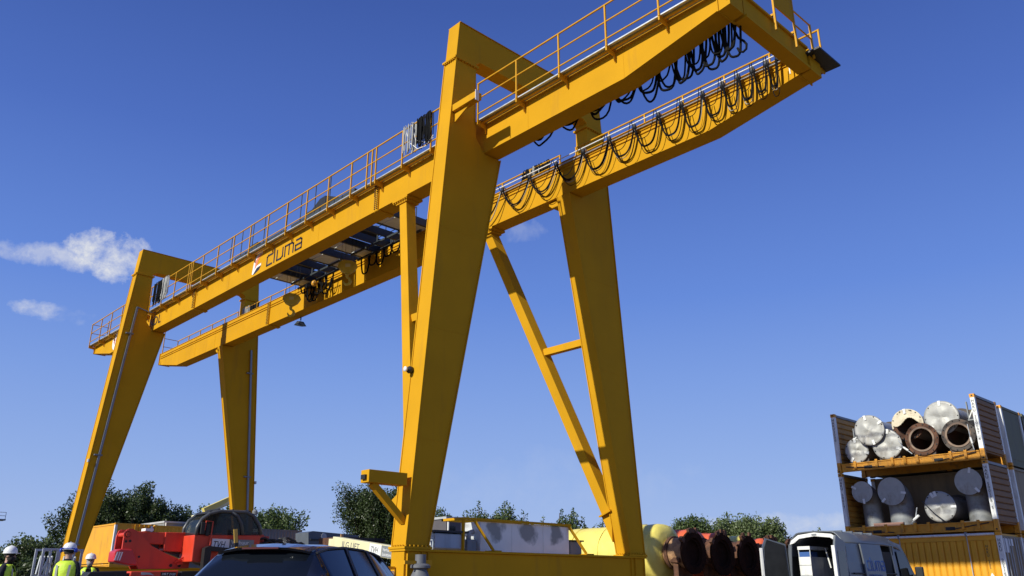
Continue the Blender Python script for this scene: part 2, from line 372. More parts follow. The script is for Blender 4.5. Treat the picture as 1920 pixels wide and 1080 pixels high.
        ep = bot; d = (top-bot).normalized()
        MB().bar(ep, ep-d*.05, .52, .54, side=(1, 0, 0)).build('end_plate', YEL, pr_)
        # gusset that widens the leg foot towards the prop
        ya, yb_ = my(.53), my(.97); z1 = 3.24
        gx = [(-T-.002, 2.35), (-T-.002, 3.9), (-.60, 3.32), (-.93, 3.13), (-.75, 2.78)]
        MB().prism(gx, 'Y', min(my(iy(3.0)-.03), my(oy(3.)+.12)), max(my(iy(3.0)-.03), my(oy(3.)+.12))).build('foot_gusset', YEL, crane)
        t_ = (ZB-.13-8.62)/(ZB-.13-3.28); m = top.lerp(bot, t_)
        MB().box(m.x+.17, -T-.003, m.y-.11, m.y+.11, 8.62-.12, 8.62+.12).build('tie_strut', YEL, crane, bevel=.008)

for fx in (0., -DX):
    for k in (0, 1):
        for z in (4.6, 7.6, 10.6):
            a_, c_ = oy(z)+.01, iy(z)-.01
            ya_, yb2 = (a_, c_) if not k else (S-c_, S-a_)
            MB().box(fx-.002, fx+.004, ya_, yb2, z-.012, z+.012).build('weld_seam', YEL, crane)
# ---- box girders
XR, XL = 8.36, -34.75
gp = [(XL, ZTOP), (XR, ZTOP), (XR, 13.965), (5.46, ZB), (-31.9, ZB), (XL, 14.03)]
girders = []
for k in (0, 1):
    y0 = YA if not k else YB
    gb = MB().prism([(x, z-.02 if z > 14.3 else z+.02) for x, z in gp], 'Y', y0+.012, y0+WG-.012)
    gb.box(XL, XR, y0-.02, y0+WG+.02, ZTOP-.018, ZTOP+.004)
    lo = [(XL, 14.03), (-31.9, ZB), (5.46, ZB), (XR, 13.965)]
    for (xa, za), (xb, zb_) in zip(lo, lo[1:]):
        gb.hexa([(xa, y0, za), (xb, y0, zb_), (xb, y0+WG, zb_), (xa, y0+WG, za), (xa, y0, za+.0185), (xb, y0, zb_+.0185), (xb, y0+WG, zb_+.0185), (xa, y0+WG, za+.0185)])
    G = gb.build('girder', YEL, crane); girders.append(G)
    for x in (-5.66, -20.75):
        sp = MB(); yy = y0-.012 if not k else y0-.012
        sp.box(x-.10, x+.10, y0-.045, y0+.010, ZB-.03, ZTOP-.02); sp.box(x-.13, x+.13, y0-.03, y0+WG+.03, ZB-.045, ZB-.003)
        sp.build('splice_plate', YEL, G)
        bo = MB()
        for i in range(15):
            for dx in (-.06, .06): bo.tube([(x+dx, y0-.045, ZB+.05+i*.08), (x+dx, y0-.085, ZB+.05+i*.08)], .024, 6)
        bo.build('splice_bolts', RUST, G)['kind'] = 'stuff'
    for x in (XR+.002, ):
        MB().box(x, x+.03, y0-.05, y0+WG+.05, 13.90, ZTOP+.03).build('end_plate', YEL, G)
    MB().box(XL-.03, XL-.002, y0-.04, y0+WG+.04, 14.0, ZTOP+.03).build('end_plate', YEL, G)
    for xs_ in (-29.5, -26.9, -17.2, -9.6, -2.1, 1.9, 5.46):
        MB().box(xs_-.010, xs_+.010, y0+.007, y0+.0125, ZB+.03, ZTOP-.03).build('weld_seam', YEL, G)
    rl = MB(); yc = y0+WG-.14 if not k else y0+.14
    rl.box(XL+.2, XR-.2, yc-.06, yc+.06, ZTOP+.006, ZTOP+.02); rl.box(XL+.2, XR-.2, yc-.025, yc+.025, ZTOP+.021, ZTOP+.10)
    rl.build('trolley_rail', RUST, G)
    # thin ledges standing in for two rail-shadow lines on the far girder face
    if k:
        for z in (14.50, 14.38): MB().box(XL+.1, XR-.1, y0-.03, y0-.001, z, z+.015).build('shadow_line_ledge', YEL, G)

# ---- walkways with guard rails on the outer sides
post = MB(); post.box(-.022, .022, -.022, .022, -.42, 1.02)
post_me = post.mesh('rail_post', YEL2)
brk = MB(); brk.prism([(.0225, -.44), (.0225, -.30), (.335, -.33), (.335, -.62), (.30, -.62), (.27, -.46)], 'X', -.012, .012); brk.box(-.03, .03, -.03, .345, -.30, -.27)
brk_me = brk.mesh('bracket', YEL2)
for k in (0, 1):
    ry = 2.02 if not k else S-2.02
    sg = 1 if not k else -1
    segs = ((XL+.02, -DX-T-.1), (-DX+.06, -T-.1), (.06, XR+.3)) if not k else ((XL+.02, -DX-T-.1), (-DX+.06, -T-.75), (-.55, XR+.3))
    ra = MB(); wk = MB(); an = MB()
    for a, b in segs:
        for j, z in enumerate((15.735, 15.20, 14.66)):
            m = MB().tube([(a, ry, z), (b, ry, z)], .032 if j == 0 else .026, 6); m.build('hand_rail' if j == 0 else 'rail_bar', YEL2, crane)
        n = max(2, int(round((b-a)/1.57)))
        for i in range(n+1):
            x = a+.03+(b-a-.06)*i/n
            p_ = inst('rail_post', post_me, crane, (x, ry, 14.72))
            b_ = inst('bracket', brk_me, crane, (x, ry, 14.72), rot=(0, 0, 0 if not k else PI))
        wy = sorted((ry+sg*.03, (YA-.025) if not k else (YB+WG+.025)))
        wm = MB().box(a, b, wy[0], wy[1], 14.455, 14.49)
        wm.build('walkway_grating', GALV, crane)
        MB().box(a, b, *sorted((ry+sg*.14, ry+sg*.19)), 14.395, 14.445).build('edge_angle', YEL2, crane)
    # extra posts at the splice gates
    if not k:
        for x in (-20.75, -20.55, -5.9, -5.6): inst('rail_post', post_me, crane, (x, ry, 14.72))
# left end cross rail
for k, y in ((0, 2.02), (1, S-2.02)):
    pass
for z in (15.735, 15.2):
    MB().tube([(XL+.05, 2.02, z), (XL+.05, 2.9, z)], .021, 6).build('rail_bar', YEL2, crane)
    MB().tube([(XL+.05, S-2.02, z), (XL+.05, S-2.9, z)], .021, 6).build('rail_bar', YEL2, crane)
inst('rail_post', post_me, crane, (XL+.05, 2.9, 15.15-.01)); inst('rail_post', post_me, crane, (XL+.05, S-2.9, 15.15-.01))

# ---- end tie at the cantilever and its landing
tie = MB(); tie.box(8.34, 8.72, YA+WG+.055, YB-.055, 13.94, 14.02); tie.box(8.40, 8.66, YA+WG+.055, YB-.055, 14.022, 14.56); tie.box(8.34, 8.72, YA+WG+.055, YB-.055, 14.562, 14.63)
tie_o = tie.build('end_tie', YEL, crane)
for y in (YA-.02, YB+.02):
    MB().prism([(8.395, 13.92), (8.70, 13.96), (8.70, 14.62), (8.395, 14.74)], 'Y', y, y+WG-.04).build('end_block', YEL, crane)
for y in (4.35, 5.38):
    MB().box(8.76, 8.81, y-.025, y+.025, 14.2, 16.1).build('landing_post', YEL2, crane)
    MB().box(8.40, 8.757, y-.03, y+.03, 14.64, 14.70).build('landing_arm', YEL2, crane)
MB().box(8.765, 8.80, 4.38, 5.35, 14.95, 16.3).build('landing_panel', YEL, crane)
for z in (14.9, 15.35): MB().tube([(8.785, 5.4, z), (8.785, 6.3, z)], .022, 6).build('rail_bar', YEL2, crane)
MB().box(8.76, 8.81, 6.28, 6.33, 14.3, 15.37).build('landing_post', YEL2, crane)
ld = MB(); ld.box(8.36+.05, 9.05, 6.10, 7.3, 14.40, 14.45)
for i in range(9): ld.box(8.42+.07*i, 8.43+.07*i, 6.10, 7.3, 14.451, 14.475)
ld.build('landing_grating', DARK, crane)
# cantilevered rest on the near leg by the girder
MB().box(.036, 1.08, 1.06, 1.30, 14.38, 14.60).build('rest_beam', YEL, crane, bevel=.008)
MB().box(1.083, 1.10, 1.05, 1.18, 14.30, 14.64).build('rest_end_plate', WHITE, crane)
MB().prism([(.036, 14.05), (.036, 14.37), (.7, 14.37)], 'Y', 1.16, 1.20).build('rest_gusset', YEL, crane)
# bumper arm on the outer side of the near leg
MB().box(-.36, -.02, -1.13, -.0, 3.40, 3.70).build('bumper_arm', YEL, crane, bevel=.01)
MB().bar((-.19, -.92, 3.40), (-.19, .06, 2.55), .16, .15, side=(1, 0, 0)).build('bumper_brace', YEL, crane)
MB().box(-.27, -.10, -1.19, -1.132, 3.47, 3.58).build('bumper_pad', BLACK, crane)
# switch cabinets on the sill
def stained(name):
    m = pm(name, (.86, .83, .77), .45, .06, 3, metal=.05); t = m.node_tree; b = t.nodes['Principled BSDF']
    src = b.inputs['Base Color'].links[0].from_socket
    tcn = t.nodes.new('ShaderNodeTexCoord'); sp_ = t.nodes.new('ShaderNodeSeparateXYZ'); t.links.new(tcn.outputs['Generated'], sp_.inputs[0])
    no = t.nodes.new('ShaderNodeTexNoise'); no.inputs['Scale'].default_value = 2.6; no.inputs['Detail'].default_value = 3; t.links.new(tcn.outputs['Object'], no.inputs['Vector'])
    def mt(op, a, b_=None, c=None, cl=False):
        n = t.nodes.new('ShaderNodeMath'); n.operation = op; n.use_clamp = cl
        for i, v in enumerate((a, b_, c)):
            if v is None: continue
            if isinstance(v, (int, float)): n.inputs[i].default_value = v
            else: t.links.new(v, n.inputs[i])
        return n.outputs[0]
    dy = mt('MULTIPLY', mt('ABSOLUTE', mt('SUBTRACT', sp_.outputs['Y'], .5)), 1.5); dz = mt('ABSOLUTE', mt('SUBTRACT', sp_.outputs['Z'], .78))
    dist = mt('SQRT', mt('ADD', mt('POWER', dy, 2), mt('POWER', dz, 2)))
    k = mt('MULTIPLY_ADD', mt('ADD', dist, mt('MULTIPLY_ADD', no.outputs[0], .9, -.45)), -5.5, 2.4, True)
    mi = t.nodes.new('ShaderNodeMix'); mi.data_type = 'RGBA'; t.links.new(mt('MULTIPLY', k, .8), mi.inputs[0]); t.links.new(src, mi.inputs[6]); mi.inputs[7].default_value = (.17, .165, .15, 1)
    t.links.new(mi.outputs[2], b.inputs['Base Color']); return m
STAIN = stained('stained_galvanised')
cab = MB().box(-1.45, -.68, 3.0, 6.46, 1.93, 2.70).build('switch_cabinet', LGREY, crane)
for y0, y1 in ((2.985, 4.135), (4.145, 5.375), (5.385, 6.475)):
    MB().box(-.678, -.655, y0, y1, 1.94, 2.715).build('panel', STAIN, cab)
MB().box(-1.46, -.655, 2.958, 2.983, 1.94, 2.715).build('panel', GALVP, cab)
fr = MB(); fr.box(-.66, -.58, 2.30, 6.52, 2.735, 2.80); fr.box(-1.5, -.66, 2.30, 2.37, 2.735, 2.80); fr.box(-1.5, -1.43, 2.30, 6.52, 2.735, 2.80)
fr.build('cabinet_frame', YEL, crane)
for a, b in (((-.62, 2.72, 2.735), (-.40, 3.22, 1.97)), ((-.62, 6.45, 2.735), (-.40, 6.95, 1.97)), ((-.62, 2.335, 2.735), (-.62, 2.335, 1.93))):
    MB().bar(a, b, .07, .06).build('frame_strut', YEL, crane)
for y in (3.22, 6.95): MB().box(-.60, -.2, y-.12, y+.12, 1.923, 1.965).build('strut_foot', YEL, crane)
mc = MB(); mc.prism([(-1.25, 1.93), (-.80, 1.93), (-.66, 2.0), (-.66, 2.36), (-.80, 2.38), (-1.25, 2.38)], 'Y', 1.42, 2.45)
mo = mc.build('motor_housing', pm('motor_blue_grey', (.46, .52, .58), .5, .08, 3, dirt=(.15, .17, .2), dirt_amt=.4), crane, bevel=.02)
MB().box(-1.32, -.60, 1.36, 2.52, 2.39, 2.44).build('housing_lid', DARK, mo)
for z in (2.0, 2.2): MB().tube([(-.70, 1.33, z), (-.70, 1.33, z+.18)], .035, 8).build('connector', GALV, mo)
MB().box(-1.2, -.7, 2.56, 2.90, 1.93, 2.25).build('gear_case', GREY, crane, bevel=.03)
MB().tube([(-.85, 2.72, 2.25), (-.85, 2.72, 2.42), (-.85, 2.88, 2.46)], .07, 10).build('gear_pipe', LGREY, crane, smooth=True)
lo_ = MB().box(-1.1, -.68, 6.56, 7.05, 1.93, 2.32).build('terminal_box', GREY, crane)
MB().box(-1.15, -.63, 6.53, 7.12, 2.323, 2.36).build('housing_lid', DARK, lo_)
# cable guide bell in front of the sill
cg = MB(); cg.lathe([(0, .50), (.13, .50), (.13, .30), (.20, .28), (.235, .25), (.235, .20), (.15, .17), (.17, .12), (.24, -.02), (.33, -.16), (.40, -.35), (.42, -.6), (0, -.6)], (.40, .17, 1.28), (0, 0, 1), 24)
cgo = autosmooth(cg.build('cable_guide', pm('guide_grey', (.13, .135, .15), .55, .1, 4), crane))
MB().box(.36, .42, -.30, .03, 1.56, 1.64).build('guide_arm', YEL2, cgo); MB().box(.36, .42, .31, .50, 1.53, 1.66).build('guide_arm', YEL2, cgo)
MB().box(.052, .30, .13, .21, 1.48, 1.56).build('guide_arm', DARK, cgo)
MB().box(-.36, -.30, -.62, -.055, 1.45, 1.52).build('buffer_arm', YEL2, crane)
MB().box(-.50, -.30, -.20, -.055, 1.28, 1.42).build('work_lamp', WHITE, crane, bevel=.02)
# lamp and camera on the near leg
MB().lathe([(0, 0), (.09, .01), (.10, .1), (.05, .18), (0, .19)], (-T+.02, .37, 6.45), (0, -1, 0), 16).build('warning_lamp', DARK, crane, smooth=True)
MB().lathe([(0, 0), (.06, .0), (.07, .05), (0, .05)], (-T+.02, .18, 6.45), (0, -1, 0), 16).build('warning_lamp_lens', WHITEC, crane, smooth=True)
# conduits down the left legs
for pts in ([(-DX+.06, 1.45, 14.55), (-DX+.06, .39, 2.5)], [(-DX+.06, 7.86, 13.46), (-DX+.06, 8.80, 2.5)]):
    a, b = Vector(pts[0]), Vector(pts[1])
    c = MB().bar(a, b, .095, .09, side=(0, 1, 0)).build('conduit', pm('conduit_grey', (.25, .27, .31), .4, .1, 3, metal=.4), crane)
    for t_ in (.12, .63, .97):
        q = a.lerp(b, t_); MB().box(-DX+.005, -DX+.13, q.y-.24, q.y+.12, q.z-.03, q.z+.03).build('conduit_clip', GREY, c)
    q = a.lerp(b, .66); MB().box(-DX-.1, -DX+.1, (-.06+oy(q.z)) if q.y < 4 else S-oy(q.z)+.003, (-.003+oy(q.z)) if q.y < 4 else S-oy(q.z)+.1, q.z, q.z+.14).build('junction_box', LGREY, c)
MB().tube([(-DX+.06, 1.45, 14.55), (-DX+.08, 2.0, 14.42), (-DX+.2, 2.3, 14.40)], .035, 6).build('conduit', GREY, crane)

# ---- lettering on the near girder
fy = YA-.0005
def poly_sign(name, mat, pts, ox, oz, sx, sz, d=.010):
    MB().prism([(ox+a*sx, oz+b*sz) for a, b in pts], 'Y', fy+.011-d, fy+.011).build(name, mat, girders[0])
def stroke(mb, pts, wd=.072):
    for a, b in zip(pts, pts[1:]):
        a, b = Vector((a[0], 0, a[1])), Vector((b[0], 0, b[1])); d = (b-a).normalized()*wd*.5
        mb.bar((a.x-d.x, fy+.004, a.z-d.z), (b.x+d.x, fy+.004, b.z+d.z), wd, .012, side=(-d.z, 0, d.x))
bz, xh = 13.66, .43
LT = {'c': [[(.46, 1), (.1, 1), (0, .88), (0, 0), (.46, 0)]], 'l': [[(0, 0), (0, 1.34)]], 'u': [[(0, 1), (0, 0), (.36, 0), (.5, .15), (.5, 1)]],
      'm': [[(0, 0), (0, 1), (.58, 1), (.72, .85), (.72, 0)], [(.36, 0), (.36, 1)]], 'a': [[(.05, 1), (.4, 1), (.5, .85), (.5, 0), (0, 0), (0, .5), (.5, .5)]]}
x = -13.66; lm = None
for ch, adv in (('c', .68), ('l', .26), ('u', .72), ('m', .94), ('a', 0)):
    mb = MB()
    for i, st in enumerate(LT[ch]): stroke(mb, [(x+a*.92, bz+b*xh) for a, b in st])
    mb.build('letter', NAVY, girders[0]); x += adv*.90
poly_sign('logo_face', WHITEC, [(.40, 1.0), (.12, .74), (.0, .05), (.10, 0), (.42, .27), (.78, .30), (.78, .42), (.40, .38), (.2, .2), (.27, .68), (.52, .88), (.85, .92), (.85, 1.0)], -14.95, 13.58, .98, .88)
poly_sign('logo_face', SALM, [(.27, .68), (.52, .88), (.85, .90), (.60, .76), (.48, .62), (.40, .385), (.2, .2)], -14.95, 13.58, .98, .88, .008)
poly_sign('logo_face', NAVY, [(.12, .0), (.42, .26), (.78, .29), (.62, .12), (.30, .02)], -14.95, 13.58, .98, .88, .008)
for ch, xx in (('N', -26.30), ('D', -25.72), ('L', -25.14)):
    text('letter', ch, .68, girders[0], NAVY, (xx, fy-.002, 13.74), (1, 0, 0), (0, 0, 1), ext=.006)
dsc = MB().lathe([(0, 0), (.50, 0), (.50, .012), (0, .012)], (-31.2, fy+.01, 14.05), (0, -1, 0), 32).build('round_plate', WHITEC, girders[0])
text('letter', '45', .5, dsc, pm('pale_red', (.6, .12, .1), .5), (-31.52, fy-.006, 13.88), (1, 0, 0), (0, 0, 1), ext=.002)

# ------------------------------------------------------------------ festoon cables on the girders
def carrier(mb, x, y, z, s=1):
    mb.box(x-.05, x+.05, y-.03, y+.03, z-.12, z-.02); mb.tube([(x-.07, y, z-.13), (x+.07, y, z-.13)], .05, 8)
def festoon(name, label, y, z, xs, sag, r, cols, side, ysp):
    t = empty(name, label, 'cable', (0, 0, 0))
    tr = MB().tube([(xs[0]-.35, y, z), (xs[-1]+.28, y, z)], .020, 8).build('track_rail', WHITEC, t); MB().box(xs[0]-.35, xs[-1]+.28, y+.16, y+.20, z-.13, z-.09).build('track_bracket_rail', LGREY, t)
    for x in xs[::3]:
        MB().bar((x, y, z+.02), (x, y+side*.24, z-.06), .03, .04).build('track_arm', GALV, t)
    for i, x in enumerate(xs):
        m = MB(); carrier(m, x, y, z-.03); m.build('cable_trolley', DARK, t)
    for i, (a, b) in enumerate(zip(xs, xs[1:])):
        for j, (mt, rr, ds, dy) in enumerate(cols):
            sg_ = (sag+ds)*(random.uniform(.93, 1.08))
            o1 = random.uniform(-.02, .02)
            MB().tube(cate((a+.03+dy*.4, y-side*dy, z-.16), (b-.03+dy*.4, y-side*dy+o1, z-.16), sg_), rr, 6).build('cable_loop', mt, t, smooth=True)
    return t
xsB = [-3.09, -1.69, -.39, .83, 1.95, 2.97, 3.90, 4.75, 5.50, 6.17, 6.69, 7.15, 7.58, 7.92]
colsB = [(CABLE, .028, 0, 0), (CABLE, .018, .05, .03), (CABLEG, .013, .02, -.07), (CABLE, .013, -.04, .36), (CABLE, .012, .10, -.22)]
fB = festoon('cable_festoon', 'looped black and grey cables strung along a white rail on the far girder', 6.0, 14.72, xsB, .80, .02, colsB, 1, 0)
MB().tube([(8.05, 6.0, 14.72), (8.2, 6.0, 14.70), (8.22, 6.0, 13.95)], .02, 6).build('track_rail', WHITEC, fB)
MB().tube([(-3.45, 6.0, 14.72), (-5.9, 6.0, 14.72)], .02, 6).build('track_rail', GALV, fB)
MB().tube(cate((-3.12, 6.0, 14.55), (-5.6, 6.0, 14.45), .95), .028, 6).build('cable_loop', CABLE, fB, smooth=True)
MB().tube(cate((-3.12, 5.95, 14.55), (-4.6, 6.0, 14.45), 1.0), .018, 6).build('cable_loop', CABLEG, fB, smooth=True)
xsA = [1.0, 2.2, 3.35, 4.4, 5.3, 5.95, 6.5, 6.95, 7.35, 7.70, 8.0, 8.28]
colsA = [(CABLE, .034, 0, 0), (CABLE, .030, .09, .04), (CABLE, .024, -.12, -.04)]
fA = empty('cable_festoon', 'bunched black cables hanging under the near girder at its cantilever end', 'cable')
MB().tube([(.6, 3.16, 14.58), (8.32, 3.16, 14.58)], .035, 8).build('track_rail', DARK, fA)
for i, (a, b) in enumerate(zip(xsA, xsA[1:])):
    dz = .84+.36*min(1, max(0, (a-2.2)/4.0))
    m = MB(); carrier(m, a, 3.16, 14.55); m.build('cable_trolley', DARK, fA)
    for mt, rr, ds, dy in colsA:
        MB().tube([p+Vector((random.uniform(-.006, .006), .05*math.sin(9*p.x+dy*40), 0)) for p in cate((a-.06+dy, 3.16+dy, 14.42), (b+.08+dy*2, 3.16+dy, 14.42), dz+ds+random.uniform(-.16, .14), 14)], rr, 6).build('cable_loop', mt, fA, smooth=True)
MB().tube([(8.25, 3.2, 14.4), (8.26, 3.2, 13.9), (8.34, 3.22, 13.62), (8.46, 3.24, 13.48), (8.52, 3.25, 13.36), (8.50, 3.25, 13.24), (8.42, 3.23, 13.18), (8.34, 3.2, 13.22), (8.30, 3.2, 13.34)], .03, 8).build('cable_loop', CABLE, fA, smooth=True)

# coils of spare cable tied to the guard rails
def coil(label, x, y, ztop, wdt, spec, drop=1.1):
    t = empty('cable_coil', label, 'cable coil', (x, y, ztop))
    for mt, n, a, b in spec:
        for i in range(n):
            c = random.uniform(a, b); ww = random.uniform(.03, .12); dr = drop*random.uniform(.75, 1.05); yy = random.uniform(-.06, .06)
            pts = [(c-ww*.5, yy, .02), (c, yy, .05), (c+ww*.5, yy, .02), (c+ww, yy-.02, -dr*.5), (c+ww*.6, yy, -dr*.93), (c, yy, -dr), (c-ww*.7, yy, -dr*.92), (c-ww, yy+.02, -dr*.45), (c-ww*.5, yy, .02)]
            MB().tube(pts, random.uniform(.011, .018), 5).build('cable_turn', mt, t, smooth=True)
    return t
c1 = coil('white and black cable coils tied to the near guard rail left of the tall leg', -2.9, 1.98, 15.73, 1.4, [(CABLEG, 16, -.8, -.15), (CABLE, 30, 0.0, .75)])
MB().tube([(-.7, 0, 0), (-.5, 0, -.6), (.05, -.02, -1.1), (.5, 0, -1.15), (.85, 0, -.9)], .014, 5).build('cable_turn', WHITEC, c1)
MB().tube([(-.35, 0, 0), (-.1, 0, -.7), (.4, -.02, -1.0), (.85, 0, -1.0)], .012, 5).build('cable_turn', WHITEC, c1)
coil('dark cable coils tied to the far guard rail behind the tall leg', -2.55, 7.2, 15.75, 1.5, [(CABLE, 60, -.75, .75), (CABLEG, 20, -.5, .3)])
coil('black and white cable coils tied to the near guard rail beside the left portal', -24.35, 1.98, 15.73, 1.8, [(CABLE, 44, -.95, .25), (CABLEG, 26, .3, .95)], 1.15)
coil('black and white cable coils tied to the far guard rail beside the left portal', -25.0, 7.2, 15.75, 1.8, [(CABLEG, 26, -1.0, -.1), (CABLE, 30, .0, .9)], 1.1)

# ------------------------------------------------------------------ hoist trolleys
def trolley(label, xa, xb, bx):
    t = empty('hoist_trolley', label, 'hoist trolley', ((xa+xb)/2, 4.6, 14.82), group='hoist trolleys between the girders')
    cx = (xa+xb)/2; h = (xb-xa)/2; y0, y1 = -1.85, 1.85
    def P(mb, n, m, p=t): return mb.build(n, m, p)
    for yy in (y0, y1): P(MB().box(-h, h, yy-.14, yy+.14, .03, .33), 'end_carriage', TROL)
    for yy in (y0, y1):
        for xx in (-h+.3, h-.3): P(MB().lathe([(0, -.05), (.16, -.05), (.16, .05), (0, .05)], (xx, yy, .16-.15+.13), (0, 1, 0), 18), 'wheel', DARK)
    for xx in (-h+.08, -h+.98, -.62, .34, h-1.10, h-.08): P(MB().box(xx-.05, xx+.05, y0+.145, y1-.145, -.20, .10), 'cross_beam', TROL)
    for xx0, xx1 in ((-h+.16, -h+.90), (h-1.02, h-.16)):
        for j in range(4):
            a = y0+.2+j*.84; P(MB().box(xx0, xx1, a, a+.80, -.19, -.16), 'floor_panel', TPANEL)
    for yy in (-.9, .9): P(MB().bar((-h+.1, yy, -.24), (h-.1, yy, -.24), .05, .08), 'runner', TROL)
    dr = P(MB().lathe([(0, -1.15), (.34, -1.15), (.34, -1.1), (.27, -1.09), (.27, 1.09), (.34, 1.1), (.34, 1.15), (0, 1.15)], (-h+1.5, 0, .42), (0, 1, 0), 20), 'rope_drum', DARK)
    P(MB().box(-h+.3, -h+1.1, -1.5, -.6, .3, .95), 'gear_box', TROL); P(MB().box(h-1.1, h-.3, -.8, .7, .27, 1.25), 'control_cabinet', TROL)
    P(MB().lathe([(0, 0), (.22, 0), (.24, .05), (.24, .55), (.18, .62), (0, .62)], (-h+1.0, .5, .55), (0, 1, 0), 16), 'motor', DARK)
    for yy in (y0-.35, y1+.1):
        for zz in (.75, 1.3): P(MB().tube([(-h, yy, zz), (h*.4, yy, zz)], .02, 6), 'trolley_rail_bar', DARK)
        for i in range(4): P(MB().tube([(-h+(h*1.4)*i/3, yy, .1), (-h+(h*1.4)*i/3, yy, 1.3)], .02, 6), 'trolley_rail_post', DARK)
    if xa > -13: P(MB().prism([(-1.6, .3), (.9, .3), (.9, .55), (-.2, 1.0), (-.6, 1.0), (-1.6, .5)], 'Y', -1.75, -1.2), 'motor_cover', BLACK)
    for yy in (.9, 1.6, -.3):
        P(MB().tube([(bx-.3, yy, -.3), (bx-.3, yy, .2)], .03, 6), 'hanger', TROL)
    # underslung frame and cables towards the far girder
    P(MB().box(-h+.1, h-.1, 1.22, 1.30, -.42, -.34), 'cable_tray', DARK)
    for i in range(5):
        a = -h+.3+i*.55; P(MB().tube(cate((a, 1.3, -.35), (a+.6, 1.35, -.35), random.uniform(.35, .85)), .035, 6), 'cable_loop', CABLE)
    return t
trolley('hoist trolley nearer the tall leg, above the right hook block', -12.3, -7.6, 0)
trolley('hoist trolley farther left, above the left hook block', -17.4, -12.9, 0)
fl = empty('floodlight_cluster', 'amber lamp and dark cable junction under the left trolley', 'lamp', (-16.0, 5.75, 14.2))
MB().box(-.25, .25, -.12, .12, -.05, .1).build('housing', DARK, fl); MB().lathe([(0, 0), (.13, .02), (.15, .12), (.1, .2), (0, .22)], (.75, -.1, -.1), (0, -1, 0), 16).build('amber_lens', pm('amber', (.85, .42, .05), .3), fl, smooth=True)
for i in range(6): MB().tube(cate((-.5+i*.3, 0, 0), (.1+i*.34, .05, -.05), random.uniform(.4, .85)), .032, 6).build('cable_loop', CABLE, fl, smooth=True)

def hook(label, x, y, z, ztop):
    t = empty('hook_block', label, 'hook block', (x, y, z), rz=.85, group='hook blocks under the trolleys'); t.scale = (.78, .78, .78); ztop = z+(ztop-z)/.78
    prof = [(-.50, .02), (-.34, -.22), (-.12, -.34), (.10, -.38), (.36, -.22), (.52, .05), (.44, .24), (.20, .36), (-.20, .40), (-.46, .25)]
    MB().prism(prof, 'Y', -.14, .14).build('block_body', YELS, t, bevel=.04)
    MB().box(-.10, .16, -.146, -.142, -.02, .16).build('block_label', pm('label_pale', (.6, .5, .2), .5), t)
    MB().lathe([(0, -.38), (.09, -.38), (.08, -.52), (.05, -.6), (0, -.6)], (0, 0, 0), (0, 0, 1), 12).build('swivel', YELS, t)
    pts = []
    for i in range(15):
        a = math.radians(95-i*20); pts.append((.17*math.cos(a)+.02, 0, -.78+.19*math.sin(a)))
    MB().tube(pts, [.05, .06, .065, .07, .075, .08, .085, .085, .08, .075, .07, .06, .05, .04, .02], 8).build('hook', YELS, t, smooth=True)
    for dx in (-.34, -.16, .16, .34):
        MB().tube([(dx, 0, .3), (dx*1.1, 0, ztop-z)], .009, 5).build('rope', DARK, t)
hook('olive yellow hook block on ropes, the right one', -10.95, 4.6, 13.42, 14.9)
hook('olive yellow hook block on ropes, the left one', -15.45, 4.6, 13.12, 14.9)
wl = empty('hanging_floodlight', 'dark floodlight hanging below the far girder', 'floodlight', (-18.4, 6.75, 13.2))
MB().tube([(0, 0, .275), (0, 0, .1)], .03, 6).build('stem', DARK, wl); MB().hexa([(-.28, -.2, -.12), (.22, -.25, -.22), (.25, .2, -.22), (-.25, .22, -.12), (-.18, -.1, .08), (.12, -.12, .02), (.12, .1, .02), (-.15, .12, .08)]).build('housing', TROL, wl)
MB().tube([(-4.6, 7.1, 13.48), (-4.62, 7.1, 13.25), (-4.58, 7.12, 13.0)], .008, 5).build('loose_wire', CABLE, crane)

